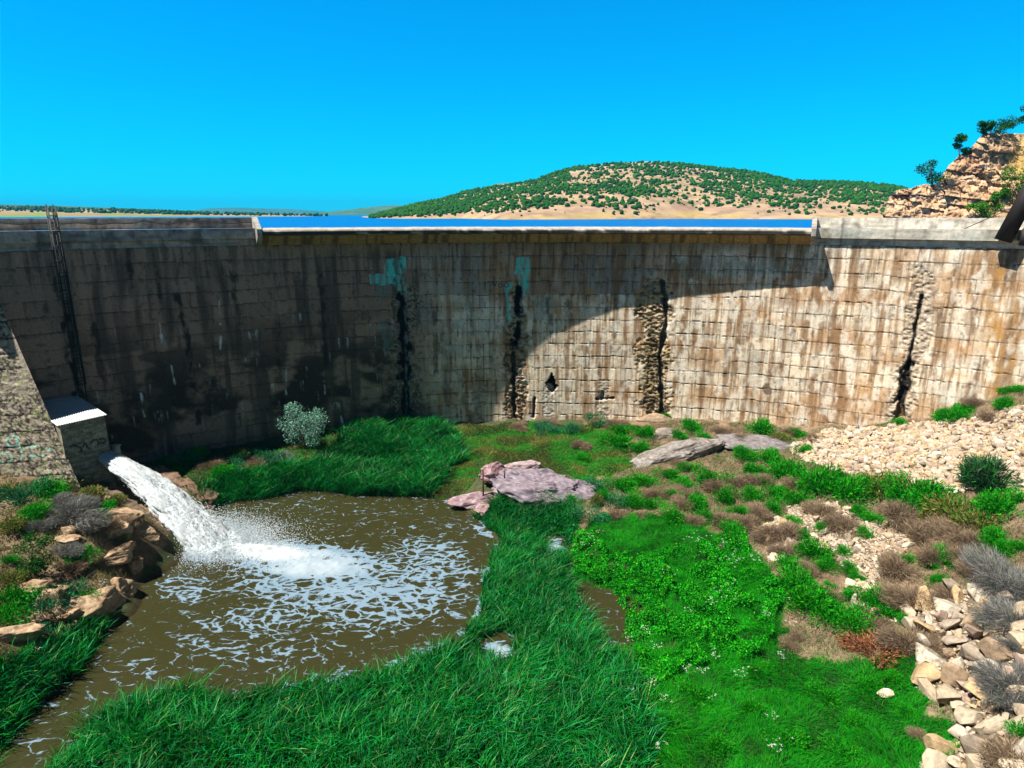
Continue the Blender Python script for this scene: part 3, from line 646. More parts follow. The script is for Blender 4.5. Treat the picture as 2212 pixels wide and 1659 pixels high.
n1 = N.new('ShaderNodeTexNoise'); n1.inputs['Scale'].default_value = 1.5; n1.inputs['Detail'].default_value = 10; n1.inputs['Roughness'].default_value = .68; n1.inputs['Distortion'].default_value = .5; L.new(add.outputs[0], n1.inputs['Vector'])
vo = N.new('ShaderNodeTexVoronoi'); vo.feature = 'DISTANCE_TO_EDGE'; vo.inputs['Scale'].default_value = 1.15; L.new(add.outputs[0], vo.inputs['Vector'])
r1 = N.new('ShaderNodeMapRange'); r1.inputs[1].default_value = 0; r1.inputs[2].default_value = .18; r1.inputs[3].default_value = .17; r1.inputs[4].default_value = -.06; L.new(vo.outputs['Distance'], r1.inputs[0])
s1 = N.new('ShaderNodeMath'); L.new(n1.outputs[0], s1.inputs[0]); L.new(r1.outputs[0], s1.inputs[1])
s2 = N.new('ShaderNodeMath'); L.new(s1.outputs[0], s2.inputs[0]); L.new(sep.outputs[0], s2.inputs[1])
fm = N.new('ShaderNodeMapRange'); fm.interpolation_type = 'SMOOTHSTEP'; fm.inputs[1].default_value = 1.02; fm.inputs[2].default_value = 1.13; L.new(s2.outputs[0], fm.inputs[0])
dif = N.new('ShaderNodeBsdfDiffuse'); fcr = N.new('ShaderNodeValToRGB'); fcr.color_ramp.elements[0].position = .6; fcr.color_ramp.elements[0].color = (.15, .23, .31, 1); fcr.color_ramp.elements[1].position = 1.0; fcr.color_ramp.elements[1].color = (.42, .47, .50, 1); L.new(sep.outputs[0], fcr.inputs[0]); L.new(fcr.outputs[0], dif.inputs[0])
tr = N.new('ShaderNodeBsdfPrincipled'); tr.inputs['Base Color'].default_value = (.030, .030, .010, 1); tr.inputs['Roughness'].default_value = .22; tr.inputs['Specular IOR Level'].default_value = .35
nb = N.new('ShaderNodeTexNoise'); nb.inputs['Scale'].default_value = 3.0; nb.inputs['Detail'].default_value = 4; L.new(mp.outputs[0], nb.inputs['Vector'])
bp = N.new('ShaderNodeBump'); bp.inputs['Strength'].default_value = .35; bp.inputs['Distance'].default_value = .08; L.new(nb.outputs[0], bp.inputs['Height']); L.new(bp.outputs[0], tr.inputs['Normal'])
mx = N.new('ShaderNodeMixShader'); L.new(fm.outputs[0], mx.inputs[0]); L.new(tr.outputs[0], mx.inputs[1]); L.new(dif.outputs[0], mx.inputs[2]); L.new(mx.outputs[0], N['Material Output'].inputs[0])
o = obj('pool_water', np.stack([gx, gy, wz_], 1), gridF(len(xs), len(ys)), m, col=np.stack([foam, foam, foam], 1), smooth=True)
tag(o, 'murky olive plunge pool streaked with white foam', 'pool', kind='structure')
# patch of still brown water of the creek is part of the same level sheet to the right
o = obj('creek_water', [[16, 10, .02], [24, 10, .02], [24, 40, .02], [16, 40, .02]], [np.array([[0, 1, 2, 3]])], mat_col('creek_water', .2, .4, base=(.045, .034, .013))); tag(o, 'still brown creek water between the reeds and the grass', 'creek', kind='structure')

# ------------------------------------------------------------------ the jet
def octs(P, D, Ln, Wd, col=None):
    """stretched drops: centre P, direction D, half length Ln, half width Wd"""
    n = len(P); u = np.cross(D, rng.normal(size=(n, 3))); u /= np.linalg.norm(u, axis=1)[:, None]; v = np.cross(D, u)
    V = np.stack([P+D*Ln[:, None], P-D*Ln[:, None], P+u*Wd[:, None], P+v*Wd[:, None], P-u*Wd[:, None], P-v*Wd[:, None]], 1).reshape(-1, 3)
    f = np.array([[0, 2, 3], [0, 3, 4], [0, 4, 5], [0, 5, 2], [1, 3, 2], [1, 4, 3], [1, 5, 4], [1, 2, 5]])
    return V, (f[None]+np.arange(n)[:, None, None]*6).reshape(-1, 3)
zdrop = NOZ[2]; SPD = 15.5; GR = 9.8
tf = JL/SPD; vz0 = (-.0-zdrop+.5*GR*tf*tf)/tf
side = np.array([-JD[1], JD[0], 0])
def jet(n, spread, off=.55, tmax=1.0):
    t = rng.random(n)**.85*tf*tmax
    a = rng.normal(size=n)*spread; b = rng.normal(size=n)*spread*.75; c = rng.normal(size=n)*.05
    r0 = np.sqrt(rng.random(n))*off; ph = rng.random(n)*6.283
    P = NOZ+JD*(SPD*(1+c)*t)[:, None]+side*((a*SPD*t)+r0*np.cos(ph))[:, None]
    P[:, 2] += (vz0+b*SPD)*t-.5*GR*t*t+r0*np.sin(ph)
    D = JD*(SPD*(1+c))[:, None]+side*(a*SPD)[:, None]; D[:, 2] += vz0+b*SPD-GR*t; D /= np.linalg.norm(D, axis=1)[:, None]
    return P, D, t
jm, nt, p = mat_new('white_water'); p.inputs['Base Color'].default_value = (.80, .85, .88, 1); p.inputs['Roughness'].default_value = .6; p.inputs['Specular IOR Level'].default_value = .2
tl_ = nt.nodes.new('ShaderNodeBsdfTranslucent'); tl_.inputs[0].default_value = (.66, .78, .86, 1); mx = nt.nodes.new('ShaderNodeMixShader'); mx.inputs[0].default_value = .5
nt.links.new(p.outputs[0], mx.inputs[1]); nt.links.new(tl_.outputs[0], mx.inputs[2]); nt.links.new(mx.outputs[0], nt.nodes['Material Output'].inputs[0])
# continuous core
nt_, na2 = 420, 130
T = np.linspace(0, tf*1.22, nt_); AN = np.linspace(0, 2*math.pi, na2, endpoint=False); T2, A2_ = np.meshgrid(T, AN, indexing='ij'); T2, A2_ = T2.ravel(), A2_.ravel()
Pc = NOZ+JD*(SPD*T2)[:, None]; Pc[:, 2] += vz0*T2-.5*GR*T2*T2
dist = SPD*T2; rr = .60+dist*.078; rr = rr*(1+(fbm(dist*.55, np.cos(A2_)*2.0, np.sin(A2_)*2.0, o=5, s=140)-.5)*.6*sst(0, 3, dist)+(fbm(dist*.8, np.cos(A2_)*8, np.sin(A2_)*8, o=5, s=141)-.5)*.75*sst(0, 2, dist))
Vc = Pc+side*(rr*1.15*np.cos(A2_))[:, None]; Vc[:, 2] += rr*.85*np.sin(A2_)
i = np.arange(nt_-1)[:, None]*na2+np.arange(na2)[None]; j = np.arange(nt_-1)[:, None]*na2+((np.arange(na2)+1) % na2)[None]
Fq = np.stack([i, j, j+na2, i+na2], -1).reshape(-1, 4)
P, D, t = jet(80000, .044, .66); sp_ = .35+t/tf
V1, F1 = octs(P, D, (.05+.13*rng.random(len(P)))*sp_, (.008+.015*rng.random(len(P)))*sp_)
P, D, t = jet(4500, .060, .6); V2, F2 = octs(P, D, (.04+.06*rng.random(len(P))), .008+.010*rng.random(len(P)))
n3 = 34000; a3 = at_z(rng.normal(470, 70, n3), rng.normal(1165, 24, n3), 0).T; hz = rng.exponential(.20, n3)*sst(620, 430, proj(a3[:, 0], a3[:, 1], 0*a3[:, 0])[0]).clip(.15, 1); P = a3.copy(); P[:, 2] = hz
D = rng.normal(size=(n3, 3))+JD*1.5+[0, 0, .4]; D /= np.linalg.norm(D, axis=1)[:, None]; V3, F3 = octs(P, D, .03+.09*rng.random(n3), .012+.020*rng.random(n3))
VV = np.concatenate([Vc, V1, V2, V3]); o_ = [0, len(Vc), len(Vc)+len(V1), len(Vc)+len(V1)+len(V2)]
o = obj('water_jet', VV, [Fq, F1+o_[1], F2+o_[2], F3+o_[3]], jm); tag(o, 'white water jet roaring from the valve house into the pool', 'water jet', kind='stuff')

# ------------------------------------------------------------------ rocks
def ico(level):
    bm = bmesh.new(); bmesh.ops.create_icosphere(bm, subdivisions=level, radius=1)
    V = np.array([v.co[:] for v in bm.verts]); F = np.array([[v.index for v in f.verts] for f in bm.faces]); bm.free(); return V, F
ICO = {k: ico(k) for k in (2, 3, 4, 5, 6)}
def rockV(level, size, seed, blocky=.35, strata=.0, rough=.25):
    V, F = ICO[level]; V = V.copy(); r = np.random.default_rng(seed)
    for k in range(int(6+blocky*12)):                       # cut flat facets
        n = r.normal(size=3); n /= np.linalg.norm(n); d = r.uniform(.55, .88)-.10*(blocky > 1); q = V@n; V -= np.clip(q-d, 0, None)[:, None]*n
    N_ = V/np.maximum(np.linalg.norm(V, axis=1), 1e-6)[:, None]
    f = fbm(V[:, 0]*2+seed, V[:, 1]*2, V[:, 2]*2, o=5, s=seed)-.5
    rg = 1-np.abs(fbm(V[:, 0]*1.7+seed, V[:, 1]*1.7, V[:, 2]*2.6, o=5, s=seed+7)-.5)*4; V += N_*((f*1.2+(rg-.5)*.28)*rough)[:, None]
    if strata:
        q = V[:, 2]*5+(fbm(V[:, 0], V[:, 1]+seed, 0, o=3, s=seed+1))*1.5; st = np.abs(q-np.round(q))*2
        V *= (1-strata*(1-st)**3)[:, None]*np.array([1, 1, 0])+np.array([0, 0, 1])
    return V*np.asarray(size), F, f
def rock(name, label, pos, size, seed, k=(.50, .38, .26), lev=5, rotz=0, tilt=0, blocky=.35, strata=.12, rough=.28, cat='rock', group=None, k2=(.22, .14, .08), k3=(.66, .56, .44)):
    V, F, f = rockV(lev, size, seed, blocky, strata, rough)
    n1_ = fbm(V[:, 0]*1.4+seed, V[:, 1]*1.4, V[:, 2]*1.4, o=4, s=seed+2); n2_ = fbm(V[:, 0]*5, V[:, 1]*5+seed, V[:, 2]*5, o=4, s=seed+3)
    c = np.tile(np.array(k, float), (len(V), 1)); c = mixc(c, k2, sst(.52, .72, n1_)*.8); c = mixc(c, k3, sst(.5, .68, n2_)*.6); c = mixc(c, np.array(k2)*.5, sst(.62, .75, 1-n2_)*.6)
    ca, sa = math.cos(tilt), math.sin(tilt); V = V@np.array([[ca, 0, -sa], [0, 1, 0], [sa, 0, ca]])
    o = obj(name, V, F, M['rock'], col=np.clip(c, 0, 1), smooth=False); o.location = [float(q) for q in pos]; o.rotation_euler = (0, 0, rotz)
    tag(o, label, cat, group); return o
TAN = (.36, .25, .16)
# pink outcrop with its old gauge post
p = G1(1140, 1062); PK = (.20, .165, .195)
rock('pink_outcrop', 'pink and grey rock outcrop at the pool edge with a rusty post on it', p+[1.2, -.2, .1], (6.0, 3.0, 2.0), 201, PK, 6, -.12, .12, .5, .0, .62, 'outcrop', k2=(.07, .06, .085), k3=(.36, .32, .38))
p = G1(1068, 1050); rock('knob_rock', 'knobbly reddish rock perched beside the rusty post', p+[.1, .6, 1.1], (1.6, 1.3, 1.15), 202, (.22, .13, .14), 5, .3, 0, .6, .05, .5, k2=(.08, .04, .05), k3=(.42, .35, .38))
p = G1(1028, 1084); rock('pink_toe_rock', 'low pinkish rock tongue running into the pool left of the post', p+[.2, .1, .0], (3.0, 1.1, .8), 203, (.24, .16, .18), 5, .25, 0, .5, .05, .45, k2=(.08, .05, .06), k3=(.42, .34, .38))
p = G1(1045, 1105); rock('pink_shore_rock', 'small pink rock at the waterline just below the outcrop', p+[.0, 0, .1], (1.2, .95, .8), 204, (.30, .20, .20), 5, .8, 0, .5, .05, .35, k2=(.1, .05, .05), k3=(.45, .36, .38))
p = G1(1118, 1022); rock('ridge_rock', 'pale rock slab along the back edge of the pink outcrop', p+[.2, .2, .55], (2.5, .9, .7), 205, (.32, .25, .26), 5, .1, -.15, .5, .1, .35, k2=(.1, .04, .05), k3=(.46, .40, .43))
p = G1(1044, 1080); st = empty('gauge_post', p); tag(st, 'rusty steel post with a bracing arm standing at the pool rock', 'post')
RUST = mat_col('rusty_steel', .8, .3, 8, .4, base=(.07, .03, .028))
MB().box((0, 0, 1.4), .14, .10, 3.1).build('post', RUST, st); MB().bar((0, 0, 1.75), (1.9, .6, 1.85), .05, 5).build('brace_arm', RUST, st); MB().box((1.95, .65, 2.2), .12, .1, .8).build('back_post', RUST, st)
# grey slabs
p = G1(1440, 992)-[0, 0, .45]; rock('grey_slab', 'long grey slab of bedrock tilted up out of the grass', p+[.0, .3, .15], (6.6, 2.4, 1.5), 211, (.20, .175, .155), 6, .28, -.17, .7, .02, .30, 'rock slab', k2=(.09, .075, .07), k3=(.36, .36, .38))
p = G1(1640, 962); rock('grey_ledge', 'flat purple grey ledge reaching towards the white rubble slope', p+[.0, .2, -.05], (6.8, 2.0, .9), 212, (.18, .16, .165), 5, -.16, .04, .7, .04, .25, 'rock slab', k2=(.09, .08, .08), k3=(.28, .27, .29))
p = G1(1440, 940); rock('half_buried_rock', 'small grey rock behind the top of the long grey slab', p, (1.6, .9, .8), 213, (.22, .19, .16), 4, k3=(.36,.33,.3), k2=(.1,.08,.07))
p = G1(1290, 900); rock('buried_boulder', 'pale low boulder half buried at the foot of the dam', G1(1415, 908), (2.4, .8, .8), 214, (.34, .25, .17), 4, k3=(.42,.34,.25))
# outlet walls
def rubble_wall(name, label, a, b, thick, zbot, k, seed, drop=0.4):
    a = np.array(a, float); b = np.array(b, float); n = 90; mm = 40
    d = (b-a)[:2]; d /= np.linalg.norm(d); nr = np.array([-d[1], d[0]])
    prof = [(-.5, 0), (-.5, .55), (-.46, 1), (.46, 1), (.5, .55), (.5, 0)]
    P = []
    for p_, q_ in zip(prof[:-1], prof[1:]):
        for t in np.linspace(0, 1, 9)[:-1]: P.append((p_[0]+(q_[0]-p_[0])*t, p_[1]+(q_[1]-p_[1])*t))
    P.append(prof[-1]); P = np.array(P); m_ = len(P); S = np.linspace(0, 1, n)
    V = np.zeros((n, m_, 3)); base_ = a[None]+(b-a)[None]*S[:, None]
    V[:, :, :2] = base_[:, None, :2]+nr*(P[:, 0]*thick)[None, :, None]; V[:, :, 2] = zbot+(base_[:, 2]-zbot)[:, None]*P[:, 1][None]
    V = V.reshape(-1, 3); f = fbm(V[:, 0]*1.4, V[:, 1]*1.4, V[:, 2]*1.4, o=5, s=seed)-.5; g = vnoise(V[:, 0]*3, V[:, 1]*3, V[:, 2]*3, seed)-.5
    V[:, :2] += nr*(f*.7+g*.12)[:, None]; V[:, 2] += (f*.5+g*.1)*(V[:, 2] > zbot+.5)
    c = np.tile(np.array(k, float), (len(V), 1)); c = mixc(c, np.array(k)*.35, sst(.5, .7, fbm(V[:, 0]*3, V[:, 1]*3, V[:, 2]*3, o=4, s=seed+1))*.8)
    o = obj(name, V, [gridF(n, m_)], M['rock'], col=c, smooth=False)
    me = o.data; bm = bmesh.new(); bm.from_mesh(me); bmesh.ops.holes_fill(bm, edges=bm.edges, sides=0); bm.to_mesh(me); bm.free()
    tag(o, label, 'retaining wall'); return o
rubble_wall('outlet_wall', 'broken concrete outlet wall right of the water jet, red rubble along its top', at_z(335, 1010, 3.1), at_z(466, 1074, .85), 1.15, -1, (.20, .13, .09), 221)
rubble_wall('outlet_wall', 'dark broken outlet wall between the water jet and the left rocks', at_z(222, 1048, 3.4), at_z(352, 1138, .9), .9, -1, (.16, .12, .09), 222)
rubble_wall('stone_wall', 'mortared rubble stone wall at the left edge of the picture', at_z(-90, 1130, 5.0), at_z(75, 1200, 3.3), 1.0, .6, (.30, .22, .17), 223)
# bank rocks on the left
for i, (px, py, dz, sx, sy, sz, rz, lb) in enumerate([
        (275,1128,.1,1.25,.9,.85,.2,'blocky tan rock just left of the dark outlet wall'), (308,1150,-.3,1.0,.8,1.0,.5,'dark overhanging rock at the water by the outlet wall'),
        (245,1150,-.1,.8,.6,.6,.9,'cracked tan rock above the dirt ledge'), (250,1205,-.1,1.5,.8,.55,.75,'flat tan capstone along the dirt ledge edge'),
        (288,1222,-.2,.8,.6,.6,.2,'pale pointed rock over the water at the ledge corner'), (262,1262,-.8,1.1,1.0,1.2,.4,'tall cracked rock face dropping into the pool'),
        (215,1290,-.7,1.4,1.0,1.25,.6,'shadowed square rock under the dirt ledge'), (160,1300,-.6,1.4,1.0,1.1,.5,'shadowed rock course under the juniper'),
        (110,1300,-.3,1.3,.9,.9,.4,'tan rock at the left end of the ledge'), (62,1275,.0,1.1,.8,.6,.3,'pale rock at the lower end of the stone wall'),
        (150,1150,.0,.5,.4,.35,.2,'small tan rock behind the juniper'), (178,1130,.0,.5,.4,.3,.9,'small flat rock in the bank shrubs'), (150,1165,.0,.8,.4,.25,.1,'thin flat slab on the dirt bank'),
        (55,1345,.1,1.0,.6,.35,.5,'flat layered slab above the left reeds'), (15,1380,.1,1.3,.6,.6,.6,'big smooth pale slab at the left picture edge'),
        (150,1335,.1,.55,.4,.45,.2,'square pale block among blue green leaves'), (130,1325,.1,.4,.35,.4,.5,'small square block beside the pale one in the leaves'), (158,1352,.0,.4,.3,.25,.1,'small tan stone in the left reeds'),
        (228,1085,.1,.6,.45,.35,.3,'tan stone on the bank beside the outlet wall')]):
    rock('bank_rock', lb, G1(px, py)+[0, 0, dz], (sx*1.55, sy*1.55, sz*1.45), 300+i, TAN, 5 if sx > .7 else 4, rz, 0, 1.1, .07, .22, k2=(.16, .09, .05), k3=(.50, .39, .27))
# ------------------------------------------------------------------ riprap and scree
def stone_proto(seed, lev=2):
    V, F = ICO[lev]; V = V.copy(); r = np.random.default_rng(seed)
    for k in range(15):
        n = r.normal(size=3); n /= np.linalg.norm(n); d = r.uniform(.34, .66); q = V@n; V -= np.clip(q-d, 0, None)[:, None]*n
    V *= np.array([1, r.uniform(.6, .95), r.uniform(.4, .75)]); V /= np.abs(V).max(); return V, F
SP = [stone_proto(500+i) for i in range(14)]
SPI = [stone_proto(500+i, 4) for i in range(14)]
SCOL = np.array([.73, .745, .80])*np.array([[.56, .46, .32], [.50, .40, .27], [.62, .54, .41], [.46, .33, .21], [.54, .40, .30], [.58, .41, .22], [.42, .34, .25]])
stone_me = []
for i, (V, F) in enumerate(SPI):
    for j in range(3):
        k = SCOL[(i*3+j*2) % len(SCOL)]; c = np.tile(k, (len(V), 1)); c = mixc(c, k*.45, sst(.5, .7, fbm(V[:, 0]*2+i, V[:, 1]*2, V[:, 2]*2+j, o=3, s=i))*.7)
        stone_me.append(mesh('stone', V, F, M['stone'], c))
def scat(n, box, poly, w=10):                              # random ground points inside a picture outline, even per square metre
    x0, x1, y0, y1 = box; x = rng.uniform(x0, x1, n); y = rng.uniform(y0, y1, n); z = H(x, y); px, py = proj(x, y, z)
    m = zone(px, py, poly, w) & (np.hypot(x-CX, y-CY) < R0-.3); return x[m], y[m], z[m], px[m], py[m]
def boxof(poly):
    q = np.array(Z[poly], float); q[:, 1] = np.clip(q[:, 1], 800, 1850); q[:, 0] = np.clip(q[:, 0], -300, 2500); P = np.array([G1(a, b) for a, b in q]); lo, hi = P.min(0), P.max(0)
    return lo[0]-2, hi[0]+2, max(lo[1]-2, 10), min(hi[1]+2, 74)
BX = {k: boxof(k) for k in Z}
def stones(name, label, poly, n, smin, smax, pw=2.5, w=8, indiv=0, ilabel=None, igroup=None, lift=.25):
    x, y, z, px, py = scat(n, BX[poly], poly, w); s = smin+(smax-smin)*rng.random(len(x))**pw
    sz = s/np.hypot(x, y); order = np.argsort(-sz); ind = order[:indiv]; rest = order[indiv:]
    for i in ind:
        o = link('scree_stone', stone_me[rng.integers(len(stone_me))], loc=(x[i], y[i], z[i]+s[i]*lift), scale=(s[i]*rng.uniform(.8, 1.15), s[i]*rng.uniform(.8, 1.15), s[i]*rng.uniform(.8, 1.25)))
        o.rotation_euler = (rng.uniform(-.5, .5), rng.uniform(-.5, .5), rng.uniform(0, 6.28)); tag(o, ilabel, 'stone', igroup)
    if not len(rest): return
    Vs, Cs, Fs, k = [], [], [], 0
    pick = rng.integers(len(SP), size=len(rest))
    for q in range(len(SP)):
        idx = rest[pick == q]; V0, F0 = SP[q]
        if not len(idx): continue
        m_ = len(idx); rz = rng.uniform(0, 6.28, m_); tx = rng.uniform(-1.1, 1.1, m_); ss = s[idx]
        V = np.repeat(V0[None], m_, 0)*np.stack([rng.uniform(.8, 1.25, m_), rng.uniform(.7, 1.1, m_), rng.uniform(.7, 1.2, m_)], 1)[:, None]*ss[:, None, None]
        c_, s__ = np.cos(tx)[:, None], np.sin(tx)[:, None]; Y_, Z_ = V[:, :, 1]*c_-V[:, :, 2]*s__, V[:, :, 1]*s__+V[:, :, 2]*c_; V[:, :, 1], V[:, :, 2] = Y_, Z_
        c_, s__ = np.cos(rz)[:, None], np.sin(rz)[:, None]; X_, Y_ = V[:, :, 0]*c_-V[:, :, 1]*s__, V[:, :, 0]*s__+V[:, :, 1]*c_; V[:, :, 0], V[:, :, 1] = X_, Y_
        V += np.stack([x[idx], y[idx], z[idx]+ss*lift], 1)[:, None]
        cc = SCOL[rng.integers(len(SCOL), size=m_)]*rng.uniform(.75, 1.2, m_)[:, None]
        Vs.append(V.reshape(-1, 3)); Cs.append(np.repeat(cc, len(V0), 0)); Fs.append((F0[None]+(np.arange(m_)*len(V0))[:, None, None]).reshape(-1, 3)+k); k += m_*len(V0)
    o = obj(name, np.concatenate(Vs), [np.concatenate(Fs)], M['stone'], col=np.clip(np.concatenate(Cs), 0, 1)); tag(o, label, 'rubble', kind='stuff')
stones('rubble_slope', 'pale broken rubble covering the slope below the right end of the dam', 'rub_a', 26000, .12, .50, 2.0, lift=.25)
stones('scree_gravel', 'small pale stones lying between the dry shrubs on the right', 'rub_b', 26000, .05, .22, 2)
stones('scree_gravel', 'small stones filling the gaps of the scree at lower right', 'rub_c', 12000, .06, .22, 1.6)
stones('x', 'x', 'rub_b', 900, .22, .62, 2.6, indiv=10**6, ilabel='pale angular boulder in the stony strip between the dry shrubs', igroup='boulders in the stony strip') if False else None
def indiv(poly, n, smin, smax, pw, label, group, lim):
    x, y, z, px, py = scat(n*6, BX[poly], poly, 4); m = (px > -30) & (px < 2240) & (py < 1690); x, y, z = x[m], y[m], z[m]
    s = smin+(smax-smin)*rng.random(len(x))**pw; keep = []
    for i in np.argsort(-s):
        if all(math.hypot(x[i]-x[j], y[i]-y[j]) > (s[i]+s[j])*.55 for j in keep): keep.append(i)
        if len(keep) >= lim: break
    for i in keep:
        o = link('boulder', stone_me[rng.integers(len(stone_me))], loc=(x[i], y[i], z[i]+s[i]*.32), scale=(s[i]*rng.uniform(.85, 1.2), s[i]*rng.uniform(.8, 1.1), s[i]*rng.uniform(.9, 1.3)))
        o.rotation_euler = (rng.uniform(-.9, .9), rng.uniform(-.9, .9), rng.uniform(0, 6.28)); tag(o, label, 'boulder', group)
indiv('rub_c', 900, .26, .85, 1.5, 'tan angular boulder in the scree at the lower right corner', 'boulders of the lower right scree', 215)
indiv('rub_b', 200, .16, .50, 1.8, 'pale angular boulder in the stony strip between the dry shrubs', 'boulders in the stony strip', 90)
for i, (px, py, s, lb) in enumerate([(1925,1310,.75,'big square pale boulder left of the lower scree'), (1660,1145,.6,'upright tan boulder at the left tip of the stony strip'), (1672,1208,.5,'pale boulder below the upright one at the grass edge'), (1700,1300,.4,'round tan stone half sunk in the lush grass'),
        (1830,1105,.5,'long pale boulder at the top of the stony strip'), (1755,1165,.55,'blocky boulder in the middle of the stony strip'), (1838,1270,.6,'flat pinkish boulder beside the green bush'), (1865,1275,.55,'pale flat boulder next to the pinkish one'), (1912,1505,.45,'lone tan boulder lying in the deep grass')]):
    rock('loose_boulder', lb, G1(px, py)+[0, 0, s*.3], (s, s*.8, s*.65), 400+i, (.60, .50, .36), 4, i*.8, 0, .8, .08, .2, 'boulder', k2=(.3, .2, .12), k3=(.76, .68, .54))

# ------------------------------------------------------------------ grass and reeds
def blades(x, y, z, h, wd, lean, col, tipcol, segs=3, curl=.5):
    n = len(x); a = rng.random(n)*6.283; wx, wy = np.cos(a)*wd*.5, np.sin(a)*wd*.5
    V = []; C = []
    for k in range(segs):
        t = k/segs; f = 1-t*.55
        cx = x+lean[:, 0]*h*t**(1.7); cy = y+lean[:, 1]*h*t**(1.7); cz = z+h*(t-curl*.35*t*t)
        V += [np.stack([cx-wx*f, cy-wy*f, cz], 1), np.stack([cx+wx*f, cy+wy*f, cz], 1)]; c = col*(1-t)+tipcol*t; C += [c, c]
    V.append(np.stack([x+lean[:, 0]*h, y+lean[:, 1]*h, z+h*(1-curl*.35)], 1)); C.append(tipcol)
    m_ = 2*segs+1; V = np.stack(V, 1).reshape(-1, 3); C = np.stack(C, 1).reshape(-1, 3); b = (np.arange(n)*m_)[:, None]
    Q = np.concatenate([b+np.array([[2*k, 2*k+1, 2*k+3, 2*k+2]]) for k in range(segs-1)]) if segs > 1 else np.zeros((0, 4), int)
    T_ = b+np.array([[2*segs-2, 2*segs-1, 2*segs]])
    return V, Q, T_, C
def pal(n, cols, wts, j=.25):
    c = np.array(cols)[rng.choice(len(cols), n, p=np.array(wts)/sum(wts))]; return c*rng.uniform(1-j, 1+j, (n, 1))
def field(name, label, cat, mat, polys, dens, h, wd, leanf, colf, segs=3, curl=.5, w=10, clump=None, excl=None):
    Vs, Qs, Ts, Cs, k = [], [], [], [], 0
    for poly in polys:
        bx = BX[poly]; n = int((bx[1]-bx[0])*(bx[3]-bx[2])*dens)
        x, y, z, px, py = scat(n, bx, poly, w)
        m = (px > -160) & (px < 2380) & (py < 1830)
        if excl: 
            for e in excl: m &= ~zone(px, py, e, 6)
        if clump: m &= fbm(x*clump[0], y*clump[0], o=3, s=77) + rng.normal(size=len(x))*.05 > clump[1]
        x, y, z, px, py = x[m], y[m], z[m], px[m], py[m]; n = len(x)
        hh = h(x, y, n); V, Q, T_, C = blades(x, y, z-.03, hh, wd*rng.uniform(.7, 1.3, n), leanf(x, y, n), *colf(x, y, n), segs, curl)
        Vs.append(V); Qs.append(Q+k); Ts.append(T_+k); Cs.append(C); k += len(V)
    o = obj(name, np.concatenate(Vs), [np.concatenate(Qs), np.concatenate(Ts)], mat, col=np.clip(np.concatenate(Cs), 0, 1)); tag(o, label, cat, kind='stuff'); return o
def flow(x, y, s, f=.25):
    a = fbm(x*f, y*f, o=2, s=s)*12; return np.stack([np.cos(a), np.sin(a)], 1)
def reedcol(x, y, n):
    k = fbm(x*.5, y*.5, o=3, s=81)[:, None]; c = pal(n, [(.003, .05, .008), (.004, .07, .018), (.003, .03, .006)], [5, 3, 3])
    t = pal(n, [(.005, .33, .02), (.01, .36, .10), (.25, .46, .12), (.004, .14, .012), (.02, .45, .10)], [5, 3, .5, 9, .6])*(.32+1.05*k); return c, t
reedlean = lambda x, y, n: flow(x, y, 82, .35)*.12+rng.normal(size=(n, 2))*.42+[.12, -.05]
hr = lambda x, y, n: (.55+1.5*fbm(x*.45, y*.45, o=3, s=83))*rng.uniform(.6, 1.15, n)
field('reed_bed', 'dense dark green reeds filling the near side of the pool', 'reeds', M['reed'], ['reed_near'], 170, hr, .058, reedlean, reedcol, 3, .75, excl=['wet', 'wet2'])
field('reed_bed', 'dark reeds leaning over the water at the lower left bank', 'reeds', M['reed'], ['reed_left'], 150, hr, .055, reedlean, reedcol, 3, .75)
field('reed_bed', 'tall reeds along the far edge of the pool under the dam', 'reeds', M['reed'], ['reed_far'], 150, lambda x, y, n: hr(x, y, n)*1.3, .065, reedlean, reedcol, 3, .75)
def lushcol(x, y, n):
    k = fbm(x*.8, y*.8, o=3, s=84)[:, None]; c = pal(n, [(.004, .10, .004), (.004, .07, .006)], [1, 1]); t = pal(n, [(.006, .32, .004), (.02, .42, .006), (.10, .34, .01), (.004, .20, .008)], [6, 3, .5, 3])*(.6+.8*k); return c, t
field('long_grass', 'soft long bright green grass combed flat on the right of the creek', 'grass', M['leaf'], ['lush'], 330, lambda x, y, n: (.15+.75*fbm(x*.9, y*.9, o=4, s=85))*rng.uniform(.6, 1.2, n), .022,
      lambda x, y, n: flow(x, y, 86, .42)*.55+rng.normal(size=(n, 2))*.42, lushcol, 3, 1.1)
def meadcol(x, y, n):
    k = sst(.45, .6, fbm(x*.35, y*.7, o=3, s=87))[:, None]; c = pal(n, [(.008, .10, .008)], [1]); t = pal(n, [(.02, .26, .01), (.04, .30, .02)], [2, 1])
    d = pal(n, [(.16, .15, .03), (.34, .27, .10), (.12, .17, .02)], [2, 1, 2]); return c*(1-k*.6)+d*.5*k*.6, t*(1-k)+d*k
field('meadow_grass', 'patchy green and olive grass between the reeds and the dam foot', 'grass', M['leaf'], ['meadow', 'farbank'], 130, lambda x, y, n: rng.uniform(.2, .5, n), .04,
      lambda x, y, n: flow(x, y, 88, .3)*.6+rng.normal(size=(n, 2))*.3, meadcol, 3, .9)
def drycol(x, y, n):
    k = fbm(x*.4, y*.4, o=3, s=89)[:, None]; c = pal(n, [(.12, .08, .05), (.09, .07, .055)], [1, 1]); t = pal(n, [(.24, .17, .105), (.19, .145, .11), (.30, .23, .14), (.15, .12, .10), (.19, .18, .03)], [4, 4, 2, 3, .6])*(.6+.8*k); return c, t
